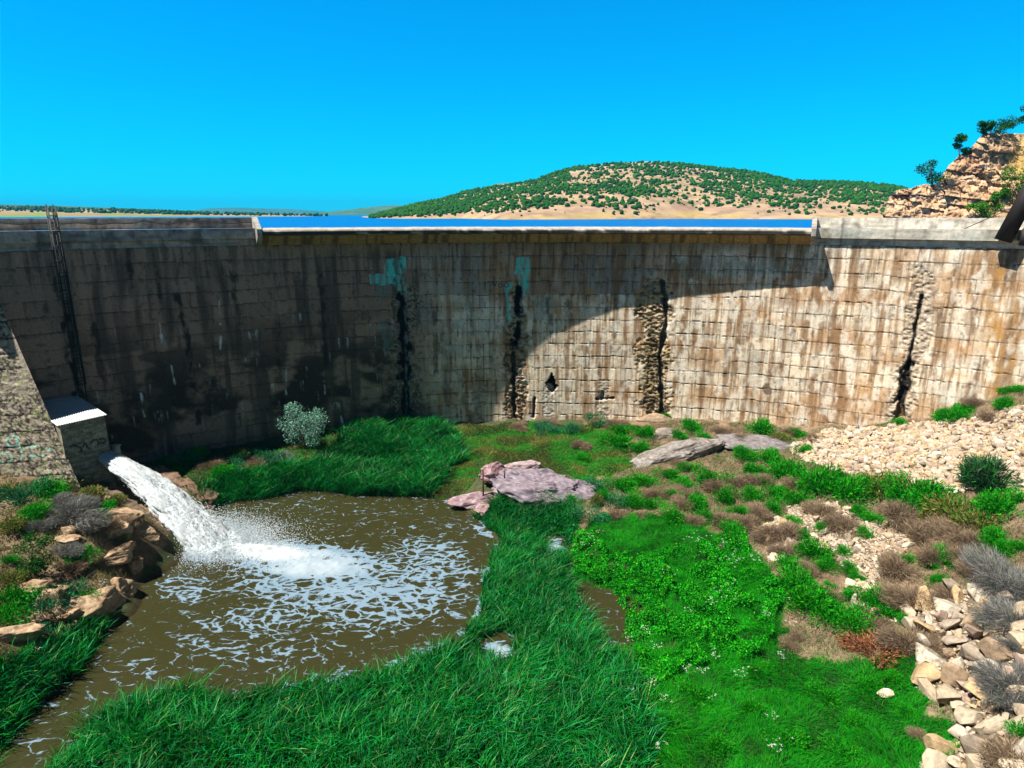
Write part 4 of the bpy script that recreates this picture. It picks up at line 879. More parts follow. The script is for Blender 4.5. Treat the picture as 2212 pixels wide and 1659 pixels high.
field('dry_grass', 'dry straw coloured grass and weeds over the right hand slope', 'dry grass', M['straw'], ['dry'], 85, lambda x, y, n: rng.uniform(.12, .42, n)*(.6+.8*fbm(x*.6, y*.6, o=2, s=90)), .028,
      lambda x, y, n: flow(x, y, 91, .6)*.6+rng.normal(size=(n, 2))*.55, drycol, 2, .6, clump=(.8, .34), excl=['rub_a', 'rub_b', 'rub_c'])
field('green_weeds', 'scattered bright green weeds growing through the dry grass on the right', 'weeds', M['leaf'], ['dry'], 90, lambda x, y, n: rng.uniform(.12, .35, n), .03,
      lambda x, y, n: rng.normal(size=(n, 2))*.5, lushcol, 2, .4, clump=(.42, .475), excl=['rub_a', 'rub_b', 'rub_c'])
def leftcol(x, y, n):
    k = fbm(x*.6, y*.6, o=3, s=92)[:, None]; c = pal(n, [(.08, .08, .03)], [1]); t = pal(n, [(.10, .22, .02), (.30, .24, .10), (.22, .22, .04), (.20, .18, .15), (.03, .2, .02)], [3, 3, 3, 2, 2])*(.5+1.0*k); return c, t
field('bank_weeds', 'mixed olive and dry weeds on the bank under the graffiti block', 'weeds', M['straw'], ['left'], 130, lambda x, y, n: rng.uniform(.12, .5, n), .035,
      lambda x, y, n: rng.normal(size=(n, 2))*.45, leftcol, 2, .5, clump=(.5, .47))

def leaves(P, size, col, up=.3, asp=.45):
    """a loose rhombic leaf at every point"""
    n = len(P); d = rng.normal(size=(n, 3)); d[:, 2] += up; d /= np.linalg.norm(d, axis=1)[:, None]; e = np.cross(d, rng.normal(size=(n, 3))); e /= np.linalg.norm(e, axis=1)[:, None]
    s = size[:, None] if np.ndim(size) else size
    V = np.stack([P-d*s*.5, P+e*s*asp*.5, P+d*s*.5, P-e*s*asp*.5], 1).reshape(-1, 3)
    return V, np.arange(4*n).reshape(n, 4), np.repeat(col, 4, 0)
# leafy herbs as one mass of leaves with a hummocky top
x, y, z, px, py = scat(int((BX['herb'][1]-BX['herb'][0])*(BX['herb'][3]-BX['herb'][2])*520), BX['herb'], 'herb', 14)
hm = .12+.75*sst(.30, .68, fbm(x*.75, y*.75, o=3, s=93)); keep = fbm(x*1.1, y*1.1, o=3, s=94) > .36; x, y, z, hm = x[keep], y[keep], z[keep], hm[keep]
P = np.stack([x, y, z+hm*rng.random(len(x))**.35], 1); kk = fbm(x*1.2, y*1.2, o=2, s=95)[:, None]
V, F, C = leaves(P, .10+.07*rng.random(len(x)), pal(len(x), [(.008, .25, .005), (.02, .38, .008), (.006, .15, .008), (.10, .36, .01)], [4, 3, 3, .5])*(.6+.8*kk), .8, .7)
o = obj('leafy_herbs', V, [F], M['leaf'], col=C); tag(o, 'hummocky leafy bright green herbs beside the creek', 'herbs', kind='stuff')
# white flower heads
Pf = []
for (cx_, cy_, r_, n_) in [(1262,1190,35,26),(1290,1165,12,6),(1505,1180,35,22),(1560,1195,10,8),(1585,1225,25,20),(1640,1225,22,16),(1435,1250,18,10),(1560,1295,30,16),(1535,1320,12,10),(1745,1160,8,4),(1360,1400,12,8),(1400,1385,16,10),(1420,1420,12,10),
                            (1545,1440,14,9),(1480,1470,16,10),(1515,1475,10,8),(1600,1480,18,12),(1430,1535,14,8),(1360,1515,14,8),(1405,1500,14,10),(1680,1440,14,9),(1825,1235,14,8),(1665,1575,12,7),(1420,1640,14,9),(1675,1640,22,14),(1540,1530,8,4),(945,1020,24,16),(1080,1030,8,3),
                            (748,945,25,12),(745,965,10,5),(225,1285,12,8),(85,1435,14,10),(1650,1350,12,8),(1705,1370,10,6),(1250,1330,8,4),(1480,1340,12,6)]:
    a = rng.normal(size=(n_, 2))*[r_*.55, r_*.4]
    for q in a: Pf.append((cx_+q[0], cy_+q[1]))
Pf = np.array(Pf); g = G(Pf[:, 0], Pf[:, 1]); g[:, 2] += .75+.12*rng.random(len(g)); PP = np.repeat(g, 10, 0)+rng.normal(size=(len(g)*10, 3))*[.035, .035, .010]
V, F, C = leaves(PP, .034, np.ones((len(PP), 3))*.8, .1, .9); V2, Q2, T2_, C2 = blades(g[:, 0], g[:, 1], g[:, 2]-.5, np.full(len(g), .5), np.full(len(g), .02), np.zeros((len(g), 2)), np.tile([[.02, .15, .01]], (len(g), 1)), np.tile([[.04, .25, .02]], (len(g), 1)), 2, 0)
o = obj('white_wildflowers', np.concatenate([V, V2]), [np.concatenate([F, Q2+len(V)]), T2_+len(V)], M['leaf'], col=np.concatenate([C, C2])); tag(o, 'white flower heads dotted over the green herbs and grass', 'flowers', kind='stuff')

# ------------------------------------------------------------------ shrubs
def shrub_mesh(seed, n, cols, wts, leaf=.10, squash=.75, spiky=.0, lobes=5, asp=.4, mat='leaf', open_=.0):
    global rng
    keep_ = rng; rng = np.random.default_rng(seed); L_ = rng.normal(size=(lobes, 3))*[.42, .42, .2]; L_[:, 2] = np.abs(L_[:, 2])+.28; R_ = rng.uniform(.38, .62, lobes)
    k = rng.integers(lobes, size=n); d = rng.normal(size=(n, 3)); d /= np.linalg.norm(d, axis=1)[:, None]; r = (rng.random(n)**.4)
    P = L_[k]+d*(R_[k]*r*(1+spiky*rng.random(n)))[:, None]; P[:, 2] = np.abs(P[:, 2])*squash
    C = pal(n, cols, wts)*(.65+.5*fbm(P[:, 0]*3, P[:, 1]*3, P[:, 2]*3, o=2, s=seed))[:, None]
    if spiky:
        D = P-np.array([0, 0, -.1]); D /= np.linalg.norm(D, axis=1)[:, None]; D += rng.normal(size=(n, 3))*.35; D /= np.linalg.norm(D, axis=1)[:, None]
        e = np.cross(D, rng.normal(size=(n, 3))); e /= np.linalg.norm(e, axis=1)[:, None]; V = np.stack([P-D*leaf, P+e*leaf*asp*.25, P+D*leaf, P-e*leaf*asp*.25], 1).reshape(-1, 3); F = np.arange(4*n).reshape(n, 4); CC = np.repeat(C, 4, 0)
    else: V, F, CC = leaves(P, leaf*rng.uniform(.7, 1.3, n), C, .5, asp)
    rng = keep_; return mesh('shrub_foliage', V, [F], M[mat], np.clip(CC, 0, 1))
GREEN = [(.008, .26, .004), (.03, .38, .010), (.005, .14, .006), (.12, .34, .02)]
SH_G = [shrub_mesh(600+i, 2600, GREEN, [5, 3, 3, .4], .08, .7, .25, 6, .9) for i in range(4)]
SH_B = [shrub_mesh(620+i, 1500, [(.05, .18, .02), (.22, .16, .05), (.10, .20, .02), (.30, .20, .10)], [3, 3, 2, 1], .11, .7, .25, 6, .8) for i in range(2)]
SH_T = [shrub_mesh(640+i, 1500, [(.015, .15, .05), (.03, .22, .09), (.06, .18, .10)], [3, 2, 1], .10, .8, .3, 5, .8) for i in range(2)]
SH_D = [shrub_mesh(660+i, 5200, [(.24, .175, .12), (.33, .245, .155), (.13, .10, .075), (.42, .31, .19)], [4, 3, 3, 1], .16, .55, .35, 4, .15, 'straw') for i in range(3)]
SH_S = [shrub_mesh(680+i, 7000, [(.17, .17, .165), (.28, .29, .27), (.10, .095, .10), (.14, .22, .13)], [4, 3, 3, .6], .22, .6, .4, 5, .12, 'straw') for i in range(2)]
def where_(px, py):
    a = 'left of' if px < 1500 else 'right of'
    return a
def put(me, px, py, r, label, cat, group=None, sink=.05, name='shrub'):
    g = G1(px, py+r*.35); dep = g[1]*cP-(g[2]-ZC)*sP; s = r*dep/FPX*1.5
    o = link(name, me, loc=(g[0], g[1], g[2]-sink*s), rotz=rng.uniform(0, 6.28), scale=(s*rng.uniform(.9, 1.15), s*rng.uniform(.85, 1.1), s*rng.uniform(.85, 1.15))); tag(o, label, cat, group); return o
GS = [(1607,982,20),(1657,988,23),(1734,974,16),(1697,1022,30),(1624,1013,20),(1669,1066,22),(1624,1072,20),(1725,1078,24),(1672,1095,22),(1775,1047,42),(1831,1064,42),(1870,1052,30),(1985,1069,42),(1950,1075,30),(2019,1086,38),(2153,1097,40),(2206,1075,20),
      (1856,1108,18),(1890,1125,18),(1716,1128,15),(1778,1142,17),(1741,1162,18),(1758,1190,28),(1783,1223,20),(1823,1195,15),(1834,1229,18),(1853,1251,18),(1867,1153,15),(2044,1206,24),(2007,1223,15),(1963,1209,14),(2024,1260,17),(2150,1164,28),(2206,1181,18),(2167,1190,20),(2013,1150,9),
      (1711,1229,28),(1727,1260,36),(1745,1275,28),(1789,1265,11),(1834,1288,16),(1901,1307,34),(1923,1330,22),(1957,1344,14),(1750,1300,42),(1790,1330,34),(1840,1345,34),(1870,1300,26),
      (1259,1040,18),(1339,1049,26),(1392,1043,22),(1473,1046,19),(1440,1026,19),(1538,1037,30),(1449,1068,17),(1367,1082,22),(1406,1090,17),(1502,1090,24),(1566,1074,23),(1451,1116,26),(1530,1119,18),(1583,1147,24),(1597,1104,18),(1230,1082,15),
      (1387,969,20),(1493,921,17),(1639,927,24),(1328,957,24),(1345,932,18),(1398,938,18),(1722,938,14),(1940,915,14),(2041,904,24),(2070,900,22),(2083,880,20),(2170,876,20),(2173,845,14),(2201,843,13),(1440,899,11),(1255,990,15),(1466,940,16),(1520,950,18),(1310,1075,16),(1640,1040,18),(1490,1010,18)]
rows = {}
for (px, py, r) in GS:
    reg = ('along the foot of the dam' if py < 960 else 'on the slope below the white rubble' if (px > 1740 and py < 1120) else 'around the stony strip' if px > 1690 else 'in the dry slope above the long grass')
    put(SH_G[rng.integers(4)], px, py, r, 'rounded bright green shrub '+reg, 'shrub', 'green shrubs '+reg)
for (px, py, r) in [(1286,913,18),(1244,927,15),(1199,932,15),(1300,1056,22),(1272,1116,24),(1330,1090,20),(1160,925,14)]: put(SH_T[rng.integers(2)], px, py, r, 'soft blue green shrub near the dam foot or the pink outcrop', 'shrub', 'blue green shrubs')
for (px, py, r) in [(1910,1050,36),(2069,1108,40),(2111,1131,38),(1960,1385,20),(2005,1120,26),(1680,945,16),(1290,1080,16),(1700,1060,14)]: put(SH_B[rng.integers(2)], px, py, r, 'brownish green shrub mixed into the green band on the right', 'shrub', 'brownish green shrubs')
DR = [(1943,1108,38),(2064,1150,34),(1831,1134,32),(1705,1153,32),(1935,1223,34),(1985,1302,38),(1985,1150,36),(2020,1200,30),(2080,1200,34),(2100,1170,28),(1970,1385,44),(2010,1400,30),(1880,1350,30),(1480,1070,24),(1420,1065,22),(1560,1120,26),(1610,1130,26),(1640,1110,26),(1555,1050,24),(1650,1040,22),
      (1720,1050,22),(1660,1160,24),(1500,1130,22),(1470,1090,20),(1600,1040,20),(1780,1105,28),(1800,1130,22),(1700,1190,24),(1750,1235,22),(1800,1290,24),(1330,1110,14),(1380,1110,14),(2110,1240,30),(2050,1280,24),(1470,1000,16),(1250,960,14),(1120,920,16),(1180,915,16),(1330,915,18),(1560,930,18),(1600,945,16),(2130,900,22),(2110,870,18),(1700,930,14),(1760,945,14)]
for (px, py, r) in DR:
    reg = 'near the dam foot' if py < 1005 else 'over the right slope'
    put(SH_D[rng.integers(3)], px, py, r, 'tangled dry brown tumbleweed bush '+reg, 'dry bush', 'dry bushes '+reg)
for (px, py, r, k) in [(400,1000,20,'T'),(430,985,18,'G'),(520,985,20,'B'),(560,1000,20,'D'),(590,985,22,'T'),(480,1018,22,'G'),(355,1000,16,'G'),(622,990,18,'S'),(540,1022,20,'G'),(460,1000,18,'D'),(505,1003,18,'T'),(380,1020,16,'G')]: put({'T': SH_T, 'G': SH_G, 'B': SH_B, 'S': SH_S, 'D': SH_D}[k][rng.integers(2)], px, py, r, 'low bush on the far bank between the water jet and the silvery tree', 'bush', 'bushes on the far bank')
for (px, py, r) in [(2170,1245,48),(2205,1270,36),(2195,1335,42),(2190,1480,44),(2205,1525,30),(2130,1215,30),(2190,1400,20)]: put(SH_S[rng.integers(2)], px, py, r, 'silvery grey brush at the right edge of the picture', 'dry bush', 'silvery grey brush')
put(SH_D[1], 2195, 1640, 60, 'big brown dry bush in the lower right corner', 'dry bush'); put(SH_G[1], 2225, 1595, 28, 'green bush at the right edge above the brown corner bush', 'shrub')
put(shrub_mesh(701, 3500, [(.015, .11, .03), (.03, .16, .03), (.10, .10, .09)], [4, 3, 1.5], .16, .95, .5, 6, .5), 2125, 1030, 44, 'large dark green bush standing in the white rubble', 'bush')
put(shrub_mesh(702, 2600, [(.30, .12, .06), (.38, .18, .09), (.18, .08, .04)], [3, 2, 2], .09, .7, .3, 6, .9), 1895, 1400, 34, 'rust brown weed bush beside the deep grass', 'bush')
put(shrub_mesh(703, 3000, GREEN, [5, 3, 2, .3], .11, 1.0, .0, 6, .8), 207, 1018, 27, 'bright green elder bush between the graffiti block and the jet', 'bush')
# left bank growth
LB = [(60,1075,30,'T','bluish green bush under the graffiti block'),(110,1060,32,'G','green bush at the foot of the graffiti block'),(150,1045,20,'B','rust tinted bush at the corner of the graffiti block'),(25,1060,24,'B','yellowish bush at the left under the block'),
      (30,1130,26,'B','olive bush above the stone wall'),(75,1110,26,'G','low green bush in the middle of the left bank'),(160,1105,34,'S','grey sagebrush in the middle of the left bank'),(130,1085,22,'S','pale sagebrush behind the larger grey one'),
      (95,1135,16,'S','small grey bush left of the sagebrush'),(195,1075,26,'B','reddish bush beside the outlet wall'),(215,1105,22,'G','green bush on the ledge near the outlet wall'),(240,1080,16,'B','olive weed bush on the edge of the outlet wall'),(215,1050,14,'B','dry bush tucked behind the bright elder'),
      (245,1130,20,'D','dry grass clump in front of the blocky rock'),(175,1200,24,'G','bright green bush on the dirt ledge'),(160,1220,24,'D','grey dry bush over the dark rock face'),(145,1190,20,'S','grey twiggy bush beside the juniper'),(30,1290,34,'G','leafy green bush low at the left edge'),(15,1250,26,'B','yellow green bush at the left picture edge'),
      (15,1330,30,'G','shaded green bush at the left edge above the slab'),(105,1310,34,'T','blue green leafy bush above the left reeds'),(130,1290,24,'T','smaller blue green bush against the dark ledge'),(75,1370,24,'T','low blue green plant on the layered slab'),(185,1290,18,'G','dark bush in the shadow of the ledge'),(205,1140,14,'D','dry tuft on the dirt path'),
      (265,1165,12,'B','low weed between the ledge rocks'),(60,1420,20,'G','leafy herb clump in the left reeds'),(20,1210,14,'G','small green bush in front of the stone wall')]
for (px, py, r, k, lb) in LB: put({'T': SH_T, 'G': SH_G, 'B': SH_B, 'S': SH_S, 'D': SH_D}[k][rng.integers(2)], px, py, r, lb, 'bush')
g = G1(78, 1118); V, Q, T_, C = blades(np.full(26, g[0])+rng.normal(size=26)*.05, np.full(26, g[1])+rng.normal(size=26)*.05, np.full(26, g[2]), rng.uniform(.4, .7, 26), np.full(26, .09), rng.normal(size=(26, 2))*.8, np.tile([[.03, .2, .04]], (26, 1)), np.tile([[.10, .4, .15]], (26, 1)), 3, .4)
o = obj('yucca', V, [Q, T_], M['leaf'], col=C); tag(o, 'spiky yucca rosette on the left bank', 'yucca')

# ------------------------------------------------------------------ trees with trunk and crown
def tree(name, label, base_, hgt, wid, seed, cols, wts, n=2600, leaf=.16, lobes=9, lean=0, cat='tree', trunk=.09, low=.3, group=None, asp=.6):
    global rng
    keep_ = rng; rng = np.random.default_rng(seed)
    t = empty(name, base_); tag(t, label, cat, group)
    mb = MB(); tips = []
    top = np.array([lean*hgt, 0, hgt*.75])
    mid = np.array([lean*hgt*.3+rng.normal()*.08*hgt, rng.normal()*.05*hgt, hgt*.32]); mb.bar((0, 0, -.25), mid, trunk*hgt*.45, 8, trunk*hgt*.32); mb.bar(mid, top, trunk*hgt*.32, 7, trunk*hgt*.08); tips.append(top)
    for i in range(lobes):
        a = i*2.4+rng.random(); h0 = rng.uniform(.15, .6); s = mid*(h0/.32) if h0 < .32 else mid+(top-mid)*(h0-.32)/.43
        r = wid*.5*rng.uniform(.45, .95); e = np.array([math.cos(a)*r+lean*hgt*.4, math.sin(a)*r*.8, hgt*rng.uniform(low, .92)]); k = (s+e)/2+rng.normal(size=3)*.05*hgt
        mb.bar(s, k, trunk*hgt*.16, 5, trunk*hgt*.10); mb.bar(k, e, trunk*hgt*.10, 5, trunk*hgt*.03); tips.append(e)
    mb.build('trunk', M['bark'], t, col=np.array([.10, .07, .05]))
    tips = np.array(tips); k = rng.integers(len(tips), size=n); d = rng.normal(size=(n, 3)); d /= np.linalg.norm(d, axis=1)[:, None]
    rad = wid*rng.uniform(.18, .30, len(tips))
    P = tips[k]+d*(rad[k]*rng.random(n)**.35)[:, None]*[1, 1, .8]
    P = P[fbm(P[:, 0]/wid*9, P[:, 1]/wid*9, P[:, 2]/wid*9, o=2, s=seed) > .40]; C = pal(len(P), cols, wts)*(.6+.7*fbm(P[:, 0]*2, P[:, 1]*2, P[:, 2]*2, o=2, s=seed))[:, None]
    V, F, C = leaves(P, leaf*rng.uniform(.6, 1.4, len(P)), C, .4, asp); o = obj('crown', V, [F], M['leaf'], t, col=np.clip(C, 0, 1)); rng = keep_; return t
JUN = [(.012, .09, .012), (.02, .14, .015), (.008, .05, .010), (.05, .16, .02)]
g = G1(662, 972); tree('silver_leaf_tree', 'silvery green bushy tree standing against the shaded dam wall', g, 4.9, 3.9, 801, [(.22, .42, .33), (.13, .32, .24), (.34, .52, .42), (.06, .2, .13)], [4, 4, 2, 2], 8000, .17, 20, 0, trunk=.05, low=.25, asp=.4)
g = G1(82, 1245); tree('juniper_tree', 'dark green young juniper on the left bank by the stone wall', g, 2.9, 2.3, 802, JUN, [4, 3, 3, 1], 3600, .12, 12, .02, 'juniper', .06, .12)
# darker and drier tufts breaking up the combed grass
for me_, lst, lb, gp in ((SH_G, [(1500,1500,26),(1620,1530,22),(1780,1500,24),(1850,1560,20),(1700,1600,28),(1930,1470,18),(1550,1610,24),(1880,1480,22),(1960,1540,18),(1450,1560,20),(1820,1620,24),(1640,1450,20)], 'darker leafy clump standing in the combed long grass', 'leafy clumps in the long grass'),
                         (SH_D, [(1340,1225,14),(1560,1180,10),(1700,1395,18),(1725,1375,14),(1990,1590,16)], 'small dry tuft of dead stems in the long green grass', 'dry tufts in the long grass')):
    for (px, py, r) in lst: put(me_[rng.integers(len(me_))], px, py, r, lb, 'plant', gp, name='grass_clump')
# ------------------------------------------------------------------ reservoir and far country
ZL = 22.2
m, nt, p = mat_new('lake_water'); p.inputs['Base Color'].default_value = (.0, .11, .36, 1); p.inputs['Roughness'].default_value = .35; p.inputs['Specular IOR Level'].default_value = .15
n = nt.nodes.new('ShaderNodeTexNoise'); n.inputs['Scale'].default_value = .6; tc = nt.nodes.new('ShaderNodeTexCoord'); b = nt.nodes.new('ShaderNodeBump'); b.inputs['Strength'].default_value = .5; b.inputs['Distance'].default_value = .15
nt.links.new(tc.outputs['Object'], n.inputs['Vector']); nt.links.new(n.outputs[0], b.inputs['Height']); nt.links.new(b.outputs[0], p.inputs['Normal'])
th = np.linspace(th0, th1, 60); xi, yi = dpt(th, R0+2.5); xo, yo = np.linspace(-6000, 6000, 60), np.full(60, 9000.)
xm = np.linspace(-500, 500, 60); ym = np.full(60, 110.)
V = np.concatenate([np.stack([xi, yi, np.full(60, ZL)], 1), np.stack([xm, ym, np.full(60, ZL)], 1), np.stack([xo, yo, np.full(60, ZL)], 1)])
i = np.arange(59); F = np.concatenate([np.stack([i, i+1, i+61, i+60], 1), np.stack([i+60, i+61, i+121, i+120], 1)])[:, ::-1]
lake = obj('lake', V, F, m); tag(lake, 'deep blue reservoir behind the dam', 'lake', kind='structure')

def az(px): return (np.asarray(px, float)-1106)/FPX/(cP+(829.5-465)/FPX*sP)          # horizontal bearing of a picture column
def slope(px, py): dx, dy, dz = raydir(px, py); return dz/dy
def interp(px, pts): a = np.array(pts, float); return np.interp(px, a[:, 0], a[:, 1])
def ridge(name, label, p0, p1, sil, shore, dist, depth, nx, nd, colf, mat, curve=.8, relief=.05, kind='structure', seed=0, cat='hill', shz=None):
    px = np.linspace(p0, p1, nx); T = np.concatenate([np.linspace(0, 1, nd), 1+np.linspace(.06, 1, max(4, nd//5))]); PX_, TT = np.meshgrid(px, T, indexing='ij'); PX_, TT = PX_.ravel(), TT.ravel()
    d0 = (ZC-ZL)/-slope(PX_, interp(PX_, shore)) if shz is None else np.full(len(PX_), shz, float)
    dd = dist(PX_) if callable(dist) else np.full(len(PX_), dist, float)
    d = d0+(dd-d0)*TT; top = ZC+slope(PX_, interp(PX_, sil))*dd
    tt = np.clip(TT, 0, 1); z = ZL-.6+(top-ZL+.6)*tt**curve; z = np.where(TT > 1, ZL+(top-ZL)*np.cos((TT-1)*1.5), z)
    X, Y = az(PX_)*d, d
    hh = np.maximum(top-ZL, .1); f = fbm(X/depth*3, Y/depth*3, o=5, s=seed)-.5; z = z+f*hh*relief*np.sin(np.clip(tt, 0, 1)*math.pi)*3
    c = colf(X, Y, z, tt, PX_); o = obj(name, np.stack([X, Y, z], 1), [gridF(nx, len(T))], mat, col=np.clip(c, 0, 1), smooth=True); tag(o, label, cat, kind=kind)
    return o, X.reshape(nx, -1), Y.reshape(nx, -1), z.reshape(nx, -1), T
def hillcol(X, Y, z, t, px):
    c = np.tile(np.array([.33, .24, .155]), (len(X), 1)); c = mixc(c, (.40, .29, .17), sst(.45, .65, fbm(X/20, Y/20, o=4, s=151))*.7); c = mixc(c, (.19, .13, .08), sst(.46, .62, fbm(X/9, Y/9, z/4, o=4, s=152))*.7)
    c = mixc(c, (.34, .25, .11), sst(.10, .03, t)*sst(.4, .6, fbm(X/30, Y/8, o=3, s=153))); c = mixc(c, (.30, .19, .15), sst(.14, .08, t)*sst(.05, .09, t)*.7)
    c = mixc(c, (.40, .30, .28), sst(.72, .85, t)*sst(.45, .6, fbm(X/16, z/1.5, o=3, s=154))); return c
SIL = [(760,471),(800,467),(850,454),(900,441),(950,432),(1000,416),(1050,405),(1100,400),(1160,388),(1200,371),(1240,362),(1300,355),(1350,351),(1400,349),(1440,351),(1500,357),(1560,365),(1600,368),(1650,377),(1700,390),(1760,392),(1850,394),(1900,399),(1940,405),(1990,416),(2060,420),(2300,430)]
SHO = [(760,471.5),(900,472.5),(1000,472),(1100,474.5),(1300,473.5),(1500,472.5),(1700,473.5),(2300,474)]
hill, HX, HY, HZ, HT = ridge('hill', 'broad juniper dotted hill across the reservoir', 765, 2280, SIL, SHO, 900, 400, 560, 130, hillcol, M['hill'], .85, .06, seed=160)
hill2, *_ = ridge('mesa', 'low flat topped mesa behind the left shoulder of the hill', 1010, 1260, [(1010,420),(1060,402),(1070,397),(1100,394.5),(1150,393),(1200,393),(1260,394)], [(1000,440),(1300,440)], 1250, 400, 60, 20,
      lambda X, Y, z, t, px: mixc(mixc(np.tile(np.array([.40, .27, .24]), (len(X), 1)), (.05, .12, .04), sst(.90, .97, t)), (.05, .10, .04), sst(.45, .6, fbm(X/14, z/6, o=3, s=161))), M['hill'], .5, .0, seed=162, shz=1000)
# far country on the left
farcol = lambda k, g: (lambda X, Y, z, t, px: mixc(np.tile(np.array(k, float), (len(X), 1)), g, sst(.42, .6, fbm(X/60, Y/60, z/8, o=4, s=163))*.8))
def strip(X, Y, z, t, px):
    c = np.tile(np.array([.25, .18, .095]), (len(X), 1)); c = mixc(c, (.12, .24, .02), sst(.45, .6, fbm(X/40, Y/25, o=3, s=164))*sst(.5, .05, t)); c = mixc(c, (.34, .25, .15), sst(.5, .7, fbm(X/70, Y/50, o=3, s=165))*sst(.15, .5, t)); return c
shore_l, LX, LY, LZ, LT = ridge('far_shore', 'low scrubby shore across the reservoir on the left', -500, 705, [(-500,445),(0,447),(120,449),(250,453),(400,459),(560,463),(700,466)], [(-500,470),(0,469),(200,468.6),(400,468.2),(600,468.2),(705,468)], lambda px: 1600+0*px, 700, 160, 16, strip, M['hill'], .9, .03, seed=166, cat='shore')
ridge('far_hill', 'long hazy blue hill on the horizon left of centre', 380, 730, [(380,458),(430,453),(460,449),(500,448),(560,450),(620,451),(680,455),(730,459)], [(300,465),(800,465)], 6000, 2500, 90, 12, farcol((.05, .13, .10), (.03, .09, .06)), M['hill'], .8, .03, seed=167, shz=5000)
ridge('far_hill', 'nearer hazy blue hill at the left foot of the juniper hill', 690, 960, [(690,460),(720,456),(760,452),(800,447),(850,443),(870,444),(890,448),(960,452)], [(300,465),(1000,465)], 3800, 1500, 90, 12, farcol((.07, .14, .08), (.03, .10, .05)), M['hill'], .8, .03, seed=168, shz=2600)
ridge('sand_spit', 'tan sand spit and mud flat between the lake arms', 600, 860, [(600,467),(700,466.2),(780,465.5),(860,464)], [(600,468.3),(700,468.6),(760,466.8),(860,466.4)], 2900, 700, 50, 6, farcol((.42, .33, .22), (.30, .22, .12)), M['hill'], .9, .0, seed=169, cat='shore')
ridge('plain', 'dark wooded plain along the left horizon', -700, 470, [(-700,438),(0,441.5),(100,443.5),(250,449),(430,456),(470,460)], [(-500,460),(500,462)], 3000, 900, 60, 8, farcol((.04, .09, .03), (.08, .10, .04)), M['hill'], .9, .0, seed=170, shz=1700, cat='plain')

# junipers on the hill and along the shore
def jun_mesh(seed):
    V, F = ICO[2]; V = V.copy(); r = fbm(V[:, 0]*1.6+seed, V[:, 1]*1.6, V[:, 2]*1.6, o=3, s=seed); V *= (.35+1.25*r)[:, None]*np.random.default_rng(seed).uniform(.8, 1.25, 3); V[:, 2] = V[:, 2]*.85+.65
    c = np.tile([.018, .085, .004], (len(V), 1))*(.6+.9*fbm(V[:, 0]*4, V[:, 1]*4, V[:, 2]*4, o=2, s=seed))[:, None]; return V, F, c
JP = [jun_mesh(900+i) for i in range(6)]; JM = [mesh('juniper', V, F, M['leaf'], c) for V, F, c in JP]
def surf_at(GXs, GYs, GZs, u, v):
    i = np.clip(u*(GXs.shape[0]-1), 0, GXs.shape[0]-1.001); j = np.clip(v*(GXs.shape[1]-1), 0, GXs.shape[1]-1.001); i0, j0 = i.astype(int), j.astype(int); a, b = i-i0, j-j0
    f = lambda A_: A_[i0, j0]*(1-a)*(1-b)+A_[i0+1, j0]*a*(1-b)+A_[i0, j0+1]*(1-a)*b+A_[i0+1, j0+1]*a*b
    return np.stack([f(GXs), f(GYs), f(GZs)], -1)
n = 27000; u = rng.random(n); v = rng.random(n)**.8*(129/156.)
t = v*156/129.; P = surf_at(HX, HY, HZ, u, v); px, py = proj(P[:, 0], P[:, 1], P[:, 2])
dn_ = .17+.70*sst(.42, .60, fbm(P[:, 0]/26, P[:, 1]/30, o=4, s=171)) + .35*sst(.82, .98, t) + .3*sst(1250, 950, px) + .3*sst(.5, .62, t)*sst(1500, 1700, px)
dn_ *= sst(.03, .20, t+.10*(fbm(px/60, 0*px, o=2, s=172)-.5)); k = (rng.random(n) < dn_*.8) & (px > 800) & (px < 1960); P = P[k]; t = t[k]
s = rng.uniform(.6, 2.2, len(P))*(.75+.35*rng.random(len(P))); print('hill trees', len(P))
dist_ = np.hypot(P[:, 0], P[:, 1]); order = np.argsort(-(s/dist_)); ind, rest = order[:240], order[240:]
def merged(name, label, P, s, cat='woodland', tint=1.0):
    Vs, Fs, Cs, k = [], [], [], 0; pk = rng.integers(len(JP), size=len(P))
    for q in range(len(JP)):
        V0, F0, C0 = JP[q]; m_ = pk == q; nq = m_.sum()
        if not nq: continue
        rz = rng.uniform(0, 6.28, nq); c_, s__ = np.cos(rz)[:, None], np.sin(rz)[:, None]; V = np.repeat(V0[None], nq, 0)
        X_, Y_ = V[:, :, 0]*c_-V[:, :, 1]*s__, V[:, :, 0]*s__+V[:, :, 1]*c_; V = np.stack([X_, Y_, V[:, :, 2]], -1)*s[m_][:, None, None]+P[m_][:, None]
        Vs.append(V.reshape(-1, 3)); Cs.append((C0[None]*rng.uniform(.6, 1.7, (nq, 1, 1))*tint).reshape(-1, 3)); Fs.append((F0[None]+(np.arange(nq)*len(V0))[:, None, None]).reshape(-1, 3)+k); k += nq*len(V0)
    o = obj(name, np.concatenate(Vs), [np.concatenate(Fs)], M['leaf'], col=np.concatenate(Cs)); tag(o, label, cat, kind='stuff')
for i in ind:
    o = link('hill_juniper', JM[rng.integers(6)], loc=P[i]-[0, 0, .1], rotz=rng.uniform(0, 6.28), scale=s[i]); tag(o, 'round dark juniper on the near slope of the hill', 'juniper', 'junipers on the hill')
merged('juniper_woodland', 'smaller junipers thickly dotted over the hill and its skyline', P[rest]-[0, 0, .1], s[rest])
